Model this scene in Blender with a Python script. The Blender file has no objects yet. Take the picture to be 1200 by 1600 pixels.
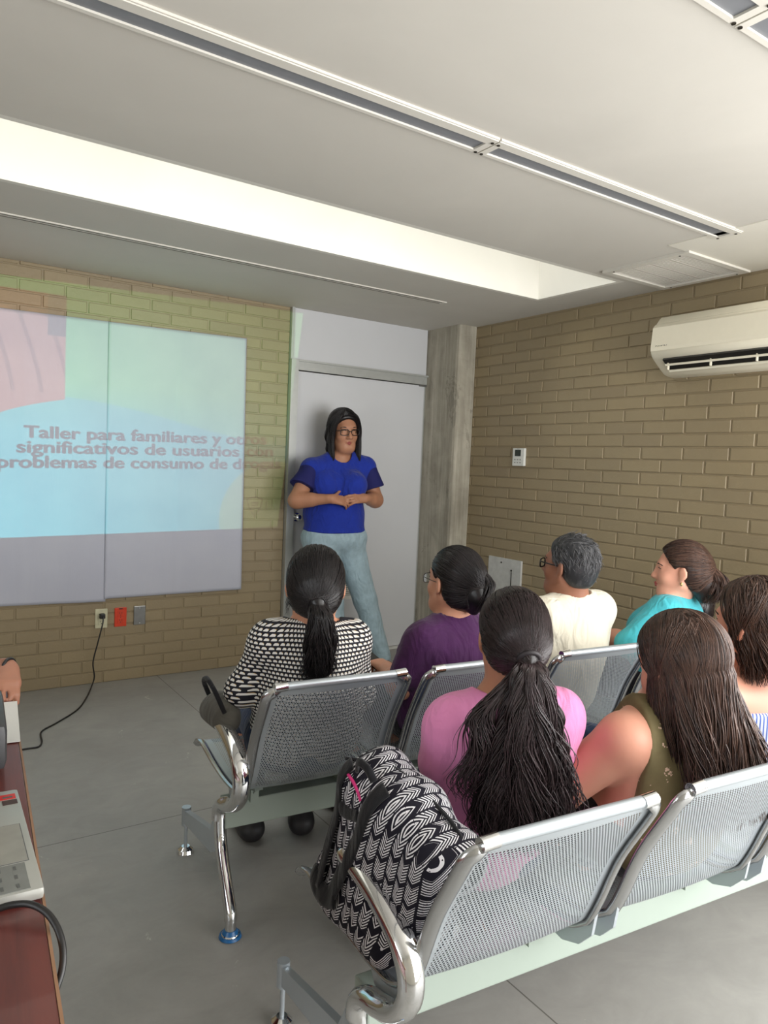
import bpy, bmesh, math, random
import numpy as np
from mathutils import Vector, Matrix, Euler

# ------------------------------------------------------------------ scene, camera, light
scene = bpy.context.scene
C = scene.collection
scene.view_settings.view_transform = 'Standard'
scene.view_settings.look = 'None'
scene.view_settings.gamma = 1.0
scene.view_settings.use_curve_mapping = False
scene.view_settings.exposure = 0.13

YAW, PITCH, ROLL = math.radians(33.83), math.radians(-3.58), math.radians(2.43)
_f = Vector((math.sin(YAW)*math.cos(PITCH), math.cos(YAW)*math.cos(PITCH), math.sin(PITCH)))
_r = Vector((math.cos(YAW), -math.sin(YAW), 0))
_u = _r.cross(_f)
_c, _s = math.cos(ROLL), math.sin(ROLL)
_R = _c*_r + _s*_u
_U = -_s*_r + _c*_u
cam_data = bpy.data.cameras.new('camera')
cam = bpy.data.objects.new('camera', cam_data)
C.objects.link(cam)
cam_data.sensor_fit = 'HORIZONTAL'
cam_data.sensor_width = 36.0
cam_data.lens = 36.0*1150/1200
cam_data.clip_start = 0.05
mw = Matrix((( _R.x, _U.x, -_f.x, 0.0), (_R.y, _U.y, -_f.y, 0.0), (_R.z, _U.z, -_f.z, 1.4), (0, 0, 0, 1)))
cam.matrix_world = mw
scene.camera = cam

world = bpy.data.worlds.new('sky')
scene.world = world
world.use_nodes = True
_bg = world.node_tree.nodes['Background']
_bg.inputs[0].default_value = (0.86, 0.93, 1.0, 1)
_bg.inputs[1].default_value = 1.2

def area_light(name, loc, rot, sx, sy, power, color):
    l = bpy.data.lights.new(name, 'AREA')
    l.shape = 'RECTANGLE'; l.size = sx; l.size_y = sy; l.energy = power; l.color = color
    o = bpy.data.objects.new(name, l); C.objects.link(o)
    o.location = loc; o.rotation_euler = rot
    return o
# daylight through the big window behind the seats and through the skylight shaft
area_light('window_daylight', (2.35, -1.24, 1.30), (math.radians(90), 0, 0), 2.3, 2.2, 120, (1.0, 0.99, 0.98))
area_light('side_fill_light', (-2.45, 0.4, 1.5), (0, math.radians(-90), 0), 1.5, 1.8, 28, (0.93, 0.96, 1.0))  # fill light added on the left to brighten the right wall
area_light('skylight_daylight', (1.0, 3.0, 3.32), (0, 0, 0), 4.5, 0.5, 19, (1.0, 0.99, 0.95))

area_light('right_window_daylight', (3.50, -0.20, 1.25), (0, math.radians(90), 0), 2.0, 1.5, 92, (1.0, 0.99, 0.98))

# ------------------------------------------------------------------ node helper
class NT:
    def __init__(s, name):
        s.m = bpy.data.materials.new(name); s.m.use_nodes = True
        s.t = s.m.node_tree; s.N = s.t.nodes; s.L = s.t.links
        s.b = s.N['Principled BSDF']; s.out = s.N['Material Output']
    def put(s, sock, v):
        if v is None: return
        if hasattr(v, 'is_linked') or isinstance(v, bpy.types.NodeSocket): s.L.new(v, sock)
        else: sock.default_value = v
    def math(s, op, a, b=None, c=None):
        n = s.N.new('ShaderNodeMath'); n.operation = op
        s.put(n.inputs[0], a); s.put(n.inputs[1], b); s.put(n.inputs[2], c)
        return n.outputs[0]
    def uv(s):
        return s.N.new('ShaderNodeTexCoord').outputs['UV']
    def obj(s):
        return s.N.new('ShaderNodeTexCoord').outputs['Object']
    def sep(s, v):
        n = s.N.new('ShaderNodeSeparateXYZ'); s.L.new(v, n.inputs[0]); return n.outputs
    def comb(s, x, y, z=0.0):
        n = s.N.new('ShaderNodeCombineXYZ'); s.put(n.inputs[0], x); s.put(n.inputs[1], y); s.put(n.inputs[2], z); return n.outputs[0]
    def vscale(s, v, sc):
        n = s.N.new('ShaderNodeVectorMath'); n.operation = 'MULTIPLY'; s.L.new(v, n.inputs[0]); n.inputs[1].default_value = sc; return n.outputs[0]
    def noise(s, v, scale, detail=3.0, rough=0.5, dist=0.0):
        n = s.N.new('ShaderNodeTexNoise'); s.L.new(v, n.inputs['Vector'])
        n.inputs['Scale'].default_value = scale; n.inputs['Detail'].default_value = detail
        n.inputs['Roughness'].default_value = rough; n.inputs['Distortion'].default_value = dist
        return n.outputs[0]
    def ramp(s, f, pts):
        n = s.N.new('ShaderNodeValToRGB'); s.L.new(f, n.inputs[0])
        e = n.color_ramp.elements
        while len(e) < len(pts): e.new(0.5)
        for i, (p, c) in enumerate(pts):
            e[i].position = p; e[i].color = (c[0], c[1], c[2], 1)
        return n.outputs[0]
    def mix(s, f, a, b, mode='MIX'):
        n = s.N.new('ShaderNodeMix'); n.data_type = 'RGBA'; n.blend_type = mode
        s.put(n.inputs[0], f)
        for i, v in ((6, a), (7, b)):
            if isinstance(v, tuple): n.inputs[i].default_value = (v[0], v[1], v[2], 1)
            else: s.L.new(v, n.inputs[i])
        return n.outputs[2]
    def bump(s, h, strength=0.3, dist=0.01):
        n = s.N.new('ShaderNodeBump'); s.L.new(h, n.inputs['Height'])
        n.inputs['Strength'].default_value = strength; n.inputs['Distance'].default_value = dist
        s.L.new(n.outputs[0], s.b.inputs['Normal'])
    def col(s, v):
        i = s.b.inputs['Base Color']
        if isinstance(v, tuple): i.default_value = (v[0], v[1], v[2], 1)
        else: s.L.new(v, i)
    def set(s, rough=None, metal=None, spec=None, **k):
        if rough is not None: s.put(s.b.inputs['Roughness'], rough)
        if metal is not None: s.b.inputs['Metallic'].default_value = metal
        if spec is not None: s.b.inputs['Specular IOR Level'].default_value = spec
        for a, v in k.items(): s.b.inputs[a.replace('_', ' ')].default_value = v
        return s.m

def lin(r, g, b):
    f = lambda c: (c/255/12.92) if c/255 <= 0.04045 else ((c/255+0.055)/1.055)**2.4
    return (f(r), f(g), f(b))

def mix3(a, b, t): return tuple(a[i]*(1-t)+b[i]*t for i in range(3))
def mul3(a, k): return tuple(min(1, x*k) for x in a)

def plain(name, col, rough=0.5, metal=0.0, spec=0.5, var=0.08, nscale=30, bump=0.0):
    n = NT(name)
    f = n.noise(n.obj(), nscale, 3)
    n.col(n.ramp(f, [(0.3, mul3(col, 1-var)), (0.7, mul3(col, 1+var))]))
    if bump: n.bump(f, bump, 0.003)
    return n.set(rough, metal, spec)

def m_skin(name, col):
    n = NT(name)
    o = n.obj()
    f = n.noise(o, 9, 3)
    c = n.ramp(f, [(0.3, mul3(col, 0.94)), (0.7, (min(1, col[0]*1.03), col[1]*1.0, col[2]*0.99))])
    n.col(c); n.bump(n.noise(o, 260, 2), 0.12, 0.001)
    n.b.inputs['Subsurface Weight'].default_value = 0.08
    n.b.inputs['Subsurface Radius'].default_value = (0.012, 0.005, 0.003)
    n.b.inputs['Subsurface Scale'].default_value = 0.6
    return n.set(0.48, 0, 0.4)

def m_hair(name, col, col2, rough=0.38):
    n = NT(name)
    rnd = n.N.new('ShaderNodeAttribute'); rnd.attribute_name = 'strand'
    o = n.obj()
    f = n.noise(n.vscale(o, (70, 70, 9)), 1.0, 3)
    g = n.math('MULTIPLY', n.math('ADD', rnd.outputs['Fac'], f), 0.5)
    n.col(n.ramp(g, [(0.25, col), (0.75, col2)]))
    n.bump(f, 0.25, 0.003)
    return n.set(rough, 0, 0.42)

def m_cloth(name, col, var=0.07, weave=420, sheen=0.15):
    n = NT(name)
    o = n.obj()
    f = n.noise(o, 22, 4)
    n.col(n.ramp(f, [(0.3, mul3(col, 1-var)), (0.7, mul3(col, 1+var))]))
    w = n.noise(n.vscale(o, (1.0, 1.0, 0.45)), 13, 2, 0.4, 2.2)
    h = n.math('ADD', n.math('MULTIPLY', n.noise(o, weave, 2), 0.05), n.math('MULTIPLY', w, 1.0))
    n.bump(h, 0.55, 0.022)
    n.b.inputs['Sheen Weight'].default_value = sheen
    return n.set(0.85, 0, 0.25)

# ------------------------------------------------------------------ mesh helpers
def link(name, me, m=None, parent=None, smooth=False):
    o = bpy.data.objects.new(name, me); C.objects.link(o)
    if m is not None: me.materials.append(m)
    if parent is not None: o.parent = parent
    if smooth: me.polygons.foreach_set('use_smooth', np.ones(len(me.polygons), dtype=bool))
    return o

def np_mesh(name, V, F):
    """V (n,3), F (m,k) faces all of one size"""
    me = bpy.data.meshes.new(name)
    V = np.asarray(V, dtype=np.float32); F = np.asarray(F, dtype=np.int32)
    me.vertices.add(len(V)); me.vertices.foreach_set('co', V.ravel())
    k = F.shape[1]
    me.loops.add(F.size); me.loops.foreach_set('vertex_index', F.ravel())
    me.polygons.add(len(F))
    me.polygons.foreach_set('loop_start', np.arange(0, F.size, k, dtype=np.int32))
    me.polygons.foreach_set('loop_total', np.full(len(F), k, dtype=np.int32))
    me.update(calc_edges=True)
    return me

class MB:
    """collects shapes, builds ONE mesh object"""
    def __init__(s): s.bm = bmesh.new()
    def box(s, c, size, rz=0, bev=0.0, rot=None):
        r = bmesh.ops.create_cube(s.bm, size=1.0)
        vs = r['verts']
        bmesh.ops.scale(s.bm, vec=size, verts=vs)
        if bev:
            es = list({e for v in vs for e in v.link_edges})
            rb = bmesh.ops.bevel(s.bm, geom=es, offset=bev, segments=2, affect='EDGES', profile=0.6)
            vs = list({v for f in rb['faces'] for v in f.verts} | {v for v in vs if v.is_valid})
        M = Matrix.Rotation(rz, 4, 'Z') if rot is None else rot.to_4x4()
        bmesh.ops.transform(s.bm, matrix=Matrix.Translation(c) @ M, verts=vs)
        return s
    def cyl(s, p, q, r, r2=None, n=20, cap=True):
        p = Vector(p); q = Vector(q); d = q-p
        rr = bmesh.ops.create_cone(s.bm, cap_ends=cap, segments=n, radius1=r, radius2=r if r2 is None else r2, depth=d.length)
        M = Matrix.Translation((p+q)/2) @ d.to_track_quat('Z', 'Y').to_matrix().to_4x4()
        bmesh.ops.transform(s.bm, matrix=M, verts=rr['verts'])
        return s
    def sphere(s, c, r, sc=(1, 1, 1), n=16, rot=None):
        rr = bmesh.ops.create_uvsphere(s.bm, u_segments=n, v_segments=max(6, n//2), radius=r)
        M = Matrix.Translation(c) @ (rot.to_4x4() if rot is not None else Matrix.Identity(4)) @ Matrix.Diagonal((*sc, 1))
        bmesh.ops.transform(s.bm, matrix=M, verts=rr['verts'])
        return s
    def tube(s, pts, r, n=12, flat=1.0, up=None, cap=True):
        """sweep an ellipse along pts; r number or list; flat squeezes it along the 'up' side"""
        pts = [Vector(p) for p in pts]
        rs = r if isinstance(r, (list, tuple)) else [r]*len(pts)
        rings = []; prev = None
        for i, p in enumerate(pts):
            t = (pts[min(i+1, len(pts)-1)]-pts[max(i-1, 0)]).normalized()
            if up is not None: a = t.cross(Vector(up))
            elif prev is None: a = t.cross(Vector((0, 0, 1))) if abs(t.z) < 0.9 else t.cross(Vector((1, 0, 0)))
            else: a = prev - t*prev.dot(t)
            if a.length < 1e-6: a = Vector((1, 0, 0))
            a.normalize(); prev = a; b = t.cross(a)
            rings.append([s.bm.verts.new(p + rs[i]*(math.cos(k*2*math.pi/n)*a*flat + math.sin(k*2*math.pi/n)*b)) for k in range(n)])
        for i in range(len(rings)-1):
            for k in range(n):
                s.bm.faces.new((rings[i][k], rings[i][(k+1) % n], rings[i+1][(k+1) % n], rings[i+1][k]))
        if cap:
            s.bm.faces.new(rings[0][::-1]); s.bm.faces.new(rings[-1])
        return s
    def prism(s, poly, lo, hi, axis=0):
        """poly: list of 2D points; extruded along axis lo..hi"""
        def v(p, h):
            if axis == 0: return (h, p[0], p[1])
            if axis == 1: return (p[0], h, p[1])
            return (p[0], p[1], h)
        a = [s.bm.verts.new(v(p, lo)) for p in poly]; b = [s.bm.verts.new(v(p, hi)) for p in poly]
        n = len(poly)
        s.bm.faces.new(a[::-1]); s.bm.faces.new(b)
        for i in range(n): s.bm.faces.new((a[i], a[(i+1) % n], b[(i+1) % n], b[i]))
        return s
    def quad(s, a, b, c, d):
        s.bm.faces.new([s.bm.verts.new(p) for p in (a, b, c, d)]); return s
    def build(s, name, m, parent=None, smooth=False, angle=None):
        bmesh.ops.recalc_face_normals(s.bm, faces=s.bm.faces)
        me = bpy.data.meshes.new(name)
        if smooth or angle:
            for f in s.bm.faces: f.smooth = True
            if angle:
                for e in s.bm.edges:
                    if len(e.link_faces) == 2 and e.calc_face_angle(0) > math.radians(angle): e.smooth = False
        s.bm.to_mesh(me); s.bm.free()
        return link(name, me, m, parent)

def tag(o, label=None, cat=None, group=None, kind=None):
    if label: o['label'] = label
    if cat: o['category'] = cat
    if group: o['group'] = group
    if kind: o['kind'] = kind
    return o
def thing(name, label, cat, loc=(0, 0, 0), rz=0, group=None):
    o = bpy.data.objects.new(name, None); C.objects.link(o)
    o.location = loc; o.rotation_euler = (0, 0, rz); o.empty_display_size = 0.1
    return tag(o, label, cat, group)
def struct(o): o['kind'] = 'structure'; return o

def catmull(P, n=8):
    P = [Vector(p) for p in P]; Q = [2*P[0]-P[1]]+P+[2*P[-1]-P[-2]]; out = []
    for i in range(1, len(Q)-2):
        for k in range(n):
            t = k/n; a, b, c, d = Q[i-1], Q[i], Q[i+1], Q[i+2]
            out.append(0.5*((2*b)+(c-a)*t+(2*a-5*b+4*c-d)*t*t+(3*b-a-3*c+d)*t**3))
    out.append(P[-1]); return out

def text_tris(txt, size, sx=1.0, bold=0.0, align='LEFT', sp=1.0):
    """glyph outlines of a line of text as (verts2d, faces)"""
    cu = bpy.data.curves.new('glyphs', 'FONT'); cu.body = txt; cu.size = size; cu.offset = bold
    cu.align_x = align; cu.space_character = sp; cu.resolution_u = 4
    o = bpy.data.objects.new('glyphs', cu); C.objects.link(o)
    bpy.context.view_layer.update()
    me = o.evaluated_get(bpy.context.evaluated_depsgraph_get()).to_mesh()
    V = [(v.co.x*sx, v.co.y) for v in me.vertices]; F = [list(p.vertices) for p in me.polygons]
    o.evaluated_get(bpy.context.evaluated_depsgraph_get()).to_mesh_clear()
    bpy.data.objects.remove(o); bpy.data.curves.remove(cu)
    return V, F
def text_mesh(name, txt, size, fn, m, parent, sx=1.0, bold=0.0, align='LEFT'):
    V, F = text_tris(txt, size, sx, bold, align)
    me = bpy.data.meshes.new(name); me.from_pydata([tuple(fn(x, y)) for x, y in V], [], F); me.update()
    return link(name, me, m, parent)

# ------------------------------------------------------------------ implicit surfaces (bodies, clothes, hair)
def nrm(v): v = np.asarray(v, float); return v/max(1e-9, np.linalg.norm(v))
class Field:
    def __init__(s): s.p = []
    def cone(s, a, b, r1, r2=None, k=0.02, op='+'):
        s.p.append(('c', np.array(a, float), np.array(b, float), r1, r1 if r2 is None else r2, k, op)); return s
    def ell(s, c, r, rot=None, k=0.02, op='+'):
        s.p.append(('e', np.array(c, float), np.array(r, float), np.eye(3) if rot is None else np.array(rot, float), None, k, op)); return s
    def cut(s, pt, n, k=0.004):
        """remove what lies on the side n points to"""
        s.p.append(('p', np.array(pt, float), nrm(n), None, None, k, '-')); return s
    def dist(s, pr, P):
        t = pr[0]
        if t == 'c':
            a, b, r1, r2 = pr[1], pr[2], pr[3], pr[4]
            ba = b-a; L = max(1e-9, float(ba@ba)); h = np.clip(((P-a)@ba)/L, 0, 1)
            return np.linalg.norm(P-a-h[..., None]*ba, axis=-1)-(r1+(r2-r1)*h)
        if t == 'e':
            q = (P-pr[1])@pr[3]           # columns of rot are the local axes
            r = pr[2]; k0 = np.linalg.norm(q/r, axis=-1); k1 = np.linalg.norm(q/(r*r), axis=-1)
            return np.where(k1 > 1e-6, k0*(k0-1)/np.maximum(k1, 1e-6), -r.min())
        return -((P-pr[1])@pr[2])
    def bbox(s, pr):
        if pr[0] == 'c': return np.minimum(pr[1]-pr[3], pr[2]-pr[4]), np.maximum(pr[1]+pr[3], pr[2]+pr[4])
        if pr[0] == 'e':
            e = np.sqrt(((pr[3]*pr[2][None, :])**2).sum(1)); return pr[1]-e, pr[1]+e
        return None
    @staticmethod
    def comb(F, d, k, op):
        if op == '+':
            h = np.maximum(k-np.abs(F-d), 0)/k; return np.minimum(F, d)-h*h*k*0.25
        d = -d; h = np.maximum(k-np.abs(F-d), 0)/k; return np.maximum(F, d)+h*h*k*0.25
    def at(s, P):
        F = np.full(P.shape[:-1], 0.3)
        for pr in s.p:
            d = s.dist(pr, P)
            if pr[0] == 'p': d = -(( P-pr[1])@pr[2]); F = s.comb(F, d, pr[5], '-')
            else: F = s.comb(F, d, pr[5], pr[6])
        return F
    def infl(s, amt, only=None):
        g = Field()
        for pr in s.p:
            if only is not None and not only(pr): continue
            if pr[0] == 'c': g.p.append(('c', pr[1], pr[2], pr[3]+amt, pr[4]+amt, pr[5], pr[6]))
            elif pr[0] == 'e': g.p.append(('e', pr[1], pr[2]+amt, pr[3], None, pr[5], pr[6]))
            else: g.p.append(pr)
        return g
    def mesh(s, name, h=0.007, noise=None):
        lo = np.full(3, 1e9); hi = -lo
        for pr in s.p:
            if pr[6] == '+':
                a, b = s.bbox(pr); lo = np.minimum(lo, a); hi = np.maximum(hi, b)
        lo -= 3*h; hi += 3*h
        n = np.ceil((hi-lo)/h).astype(int)+1
        F = np.full(n, 0.3, np.float32)
        ax = [lo[i]+h*np.arange(n[i]) for i in range(3)]
        for pr in s.p:
            if pr[0] == 'p': i0 = np.zeros(3, int); i1 = n
            else:
                a, b = s.bbox(pr); mg = pr[5]+3*h
                i0 = np.clip(np.floor((a-mg-lo)/h).astype(int), 0, n); i1 = np.clip(np.ceil((b+mg-lo)/h).astype(int)+1, 0, n)
            if (i1 <= i0).any(): continue
            sl = tuple(slice(i0[i], i1[i]) for i in range(3))
            P = np.stack(np.meshgrid(*[ax[i][sl[i]] for i in range(3)], indexing='ij'), -1)
            d = s.dist(pr, P).astype(np.float32)
            F[sl] = s.comb(F[sl], d, pr[5], '-' if pr[0] == 'p' else pr[6])
        if noise is not None:
            X, Y, Z = np.meshgrid(*ax, indexing='ij')
            F += noise(X, Y, Z).astype(np.float32)
            del X, Y, Z
        ins = F < 0
        cnt = np.zeros(n-1, np.int8)
        for dx in (0, 1):
            for dy in (0, 1):
                for dz in (0, 1): cnt += ins[dx:n[0]-1+dx, dy:n[1]-1+dy, dz:n[2]-1+dz]
        act = np.argwhere((cnt > 0) & (cnt < 8))
        idx = np.full(n-1, -1, np.int32); idx[tuple(act.T)] = np.arange(len(act))
        corner = [(a, b, c) for a in (0, 1) for b in (0, 1) for c in (0, 1)]
        vals = {c: F[act[:, 0]+c[0], act[:, 1]+c[1], act[:, 2]+c[2]] for c in corner}
        acc = np.zeros((len(act), 3)); w = np.zeros(len(act))
        for c in corner:
            for a in range(3):
                if c[a] == 0:
                    d = list(c); d[a] = 1; d = tuple(d)
                    va, vb = vals[c], vals[d]; m = (va < 0) != (vb < 0)
                    t = np.where(m, va/np.where(m, va-vb, 1), 0)
                    p = np.tile(np.array(c, float), (len(act), 1)); p[:, a] += t
                    acc += p*m[:, None]; w += m
        V = lo+h*(act+acc/np.maximum(w, 1)[:, None])
        Q = []
        for a in range(3):
            b, c = (a+1) % 3, (a+2) % 3
            s0 = [slice(None)]*3; s1 = [slice(None)]*3; s0[a] = slice(0, -1); s1[a] = slice(1, None)
            m = ins[tuple(s0)] != ins[tuple(s1)]
            e = np.argwhere(m); ok = (e[:, b] > 0) & (e[:, c] > 0) & (e[:, b] < n[b]-1) & (e[:, c] < n[c]-1); e = e[ok]
            fl = ins[tuple(s0)][tuple(e.T)]
            def cell(db, dc):
                q = e.copy(); q[:, b] -= db; q[:, c] -= dc; return idx[tuple(q.T)]
            q = np.stack([cell(1, 1), cell(0, 1), cell(0, 0), cell(1, 0)], 1)
            q[~fl] = q[~fl][:, ::-1]; Q.append(q)
        return np_mesh(name, V, np.concatenate(Q))
    def build(s, name, m, parent=None, h=0.007, noise=None, uv=None):
        me = s.mesh(name, h, noise)
        if uv is not None: set_uv(me, uv)
        return link(name, me, m, parent, smooth=True)

def set_uv(me, fn):
    n = len(me.vertices); co = np.empty(n*3, np.float32); me.vertices.foreach_get('co', co); co = co.reshape(-1, 3)
    UV = fn(co).astype(np.float32)
    li = np.empty(len(me.loops), np.int32); me.loops.foreach_get('vertex_index', li)
    L = UV[li]
    # close the seam of wrap-around coordinates
    k = 4
    if len(me.polygons)*k == len(L):
        Lr = L.reshape(-1, k, 2); w = getattr(fn, 'wrap', None)
        if w:
            u = Lr[..., 0]; mx = u.max(1, keepdims=True); u[(mx-u) > w/2] += w
        L = Lr.reshape(-1, 2)
    lay = me.uv_layers.new(name='UVMap'); lay.data.foreach_set('uv', L.ravel())

def folds(seed, amp=0.004, f=9.0, zf=0.6):
    rs = np.random.RandomState(seed); D = [(rs.randn(3), rs.rand()*6.28) for _ in range(6)]
    def fn(X, Y, Z):
        a = 0
        for d, ph in D:
            d = d/np.linalg.norm(d); a = a+np.sin((X*d[0]+Y*d[1]+zf*Z*d[2])*f*(2+d[0])*1.6+ph+1.5*np.sin(Z*f*1.3+ph))
        return a*amp/3.0
    return fn

def rotz(yaw):      # columns: right, forward, up;  yaw turns towards +X
    s, c = math.sin(yaw), math.cos(yaw)
    return np.array([[c, s, 0], [-s, c, 0], [0, 0, 1.0]])
def rot_ypr(yaw, pitch=0, roll=0):
    """pitch>0 looks up, roll>0 tilts to own right"""
    cp, sp = math.cos(pitch), math.sin(pitch); cr, sr = math.cos(roll), math.sin(roll)
    Rx = np.array([[1, 0, 0], [0, cp, -sp], [0, sp, cp]]); Ry = np.array([[cr, 0, sr], [0, 1, 0], [-sr, 0, cr]])
    return rotz(yaw)@Rx@Ry

def strands(name, paths, rad, m, parent, seed=0):
    """paths (n, k, 3): thin three-sided tubes in one mesh"""
    P = np.asarray(paths, float); n, k, _ = P.shape
    T = np.gradient(P, axis=1); T /= np.maximum(1e-9, np.linalg.norm(T, axis=2, keepdims=True))
    ref = np.tile(np.array([0.31, 0.87, 0.38]), (n, k, 1))
    A = np.cross(T, ref); A /= np.maximum(1e-9, np.linalg.norm(A, axis=2, keepdims=True)); B = np.cross(T, A)
    rs = np.random.RandomState(seed)
    tap = np.interp(np.linspace(0, 1, k), [0, 0.08, 0.7, 1], [0.6, 1, 0.9, 0.15])
    R = (rad*(0.6+0.8*rs.rand(n)))[:, None]*tap[None, :]
    rings = np.stack([P+R[..., None]*(math.cos(a)*A+math.sin(a)*B) for a in (0, 2.094, 4.189)], 2)
    V = rings.reshape(-1, 3)
    base = (np.arange(n)[:, None, None]*k+np.arange(k-1)[None, :, None])*3
    j = np.arange(3)[None, None, :]; j2 = (j+1) % 3
    F = np.stack([base+j, base+j2, base+3+j2, base+3+j], -1).reshape(-1, 4)
    me = np_mesh(name, V, F)
    at = me.attributes.new('strand', 'FLOAT', 'POINT')
    at.data.foreach_set('value', np.repeat(rs.rand(n), k*3).astype(np.float32))
    return link(name, me, m, parent, smooth=True)

# ================================================================== THE ROOM
CEIL = 2.455; WX = 3.60; FY = 4.63; BY = -1.3; LX = -2.6
SKX = 3.285; SKY0 = 2.72; SKY1 = 3.31

def m_brick():
    n = NT('painted_brick')
    at = n.N.new('ShaderNodeAttribute'); at.attribute_name = 'tone'
    o = n.obj()
    a = n.noise(o, 3.2, 3); b = n.noise(o, 85, 4, 0.6)
    c = n.ramp(at.outputs['Fac'], [(0.0, lin(146, 130, 102)), (0.5, lin(151, 135, 105)), (1.0, lin(156, 139, 107))])
    c = n.mix(n.math('MULTIPLY', n.math('GREATER_THAN', b, 0.67), 0.35), c, lin(176, 160, 132))
    c = n.mix(n.math('MULTIPLY', a, 0.25), c, lin(122, 112, 96))
    n.col(c)
    n.bump(n.math('ADD', b, n.math('MULTIPLY', n.noise(o, 14, 2), 1.5)), 0.35, 0.003)
    return n.set(0.42, 0, 0.5)
M_BRICK = m_brick()

def brick_wall(name, org, ud, ulen, z1, nd, bl, ch, seed, off=0.0, zoff=0.0):
    """org on the wall face, ud = unit vector along it, nd = unit normal into the room"""
    org = np.array(org, float); ud = np.array(ud, float); nd = np.array(nd, float)
    rs = np.random.RandomState(seed)
    V = []; F = []; T = []
    def q(pts, t):
        i = len(V); V.extend(pts); F.append((i, i+1, i+2, i+3)); T.extend([t]*4)
    def P(u, z, d): return org+ud*u+np.array([0, 0, z])+nd*d
    flip = np.dot(np.cross(ud, [0, 0, 1]), nd) < 0
    j = 0.0055; rec = 0.006; be = 0.0025
    q([P(0, 0, -rec), P(ulen, 0, -rec), P(ulen, z1, -rec), P(0, z1, -rec)], 0.45)
    r = 0; z = -zoff
    while z < z1:
        u = -bl+off+(bl/2 if r % 2 else 0)
        while u < ulen:
            du = rs.uniform(-0.002, 0.002)
            a0, a1 = max(0, u+j+du), min(ulen, u+bl-j+du); b0, b1 = max(0, z+j*0.8), min(z1, z+ch-j*0.8)
            if a1-a0 > 0.015 and b1-b0 > 0.012:
                t = float(np.clip(0.5+rs.randn()*0.22, 0, 1)); d = rs.uniform(-0.0012, 0.0012)
                o = [P(a0, b0, -rec), P(a1, b0, -rec), P(a1, b1, -rec), P(a0, b1, -rec)]
                m = [P(a0, b0, d-be), P(a1, b0, d-be), P(a1, b1, d-be), P(a0, b1, d-be)]
                f = [P(a0+be, b0+be, d), P(a1-be, b0+be, d), P(a1-be, b1-be, d), P(a0+be, b1-be, d)]
                q(f, t)
                for k in range(4):
                    q([o[k], o[(k+1) % 4], m[(k+1) % 4], m[k]], 0.4); q([m[k], m[(k+1) % 4], f[(k+1) % 4], f[k]], t)
            u += bl
        z += ch; r += 1
    # thickness of the wall behind the face
    th = 0.15
    for (a, b, c, d) in ((P(0, 0, -th), P(ulen, 0, -th), P(ulen, z1, -th), P(0, z1, -th)),
                         (P(0, 0, -th), P(0, 0, -rec), P(0, z1, -rec), P(0, z1, -th)),
                         (P(ulen, 0, -th), P(ulen, 0, -rec), P(ulen, z1, -rec), P(ulen, z1, -th)),
                         (P(0, z1, -th), P(ulen, z1, -th), P(ulen, z1, -rec), P(0, z1, -rec)),
                         (P(0, 0, -th), P(ulen, 0, -th), P(ulen, 0, -rec), P(0, 0, -rec))): q([a, b, c, d], 0.4)
    F = np.array(F)
    if flip: F = F[:, ::-1]
    me = np_mesh(name, np.array(V), F)
    at = me.attributes.new('tone', 'FLOAT', 'POINT'); at.data.foreach_set('value', np.array(T, np.float32))
    return struct(link(name, me, M_BRICK))
brick_wall('wall_front', (LX, FY, 0), (1, 0, 0), 2.265-LX, CEIL, (0, -1, 0), 0.245, 0.0716, 3, off=0.246, zoff=0.003)
brick_wall('wall_right', (WX, FY, 0), (0, -1, 0), FY-0.8, CEIL, (-1, 0, 0), 0.270, 0.0728, 5, off=0.145, zoff=0.03)

def m_floor():
    n = NT('polished_concrete'); o = n.obj()
    a = n.noise(o, 1.1, 6, 0.6, 0.4); b = n.noise(n.vscale(o, (1, 1.4, 1)), 5, 6, 0.65, 0.8); c = n.noise(o, 60, 3)
    col = n.ramp(n.math('ADD', n.math('MULTIPLY', a, 0.6), n.math('MULTIPLY', b, 0.4)), [(0.32, lin(134, 132, 127)), (0.5, lin(149, 147, 142)), (0.68, lin(164, 162, 156))])
    col = n.mix(n.math('MULTIPLY', c, 0.18), col, lin(170, 168, 158))
    # pale plaster splashes and scuffs
    s = n.noise(o, 9, 6, 0.72, 1.2); s2 = n.noise(o, 2.2, 2)
    k = n.math('MULTIPLY', n.math('GREATER_THAN', s, 0.665), n.math('GREATER_THAN', s2, 0.52))
    col = n.mix(n.math('MULTIPLY', k, 0.6), col, lin(192, 190, 180))
    # saw-cut joints of the slab
    x, y, z = n.sep(o)
    def joint(v, at, per):
        d = n.math('ABSOLUTE', n.math('SUBTRACT', n.math('FRACT', n.math('DIVIDE', n.math('SUBTRACT', v, at-per/2), per)), 0.5))
        return n.math('LESS_THAN', d, 0.0022/per)
    j = n.math('MAXIMUM', joint(x, 1.41, 1.6), joint(y, 2.75, 2.1))
    col = n.mix(n.math('MULTIPLY', j, 0.7), col, lin(66, 62, 54))
    n.col(col)
    n.put(n.b.inputs['Roughness'], n.ramp(a, [(0.3, (0.38,)*3), (0.7, (0.58,)*3)]))
    n.bump(n.math('ADD', b, n.math('MULTIPLY', c, 0.3)), 0.08, 0.004)
    n.set(None, 0, 0.45); return n.m
M_FLOOR = m_floor()
struct(MB().box(((LX+WX)/2, (BY+FY+0.2)/2, -0.06), (WX-LX+0.5, FY-BY+0.7, 0.12)).build('floor', M_FLOOR))

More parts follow.
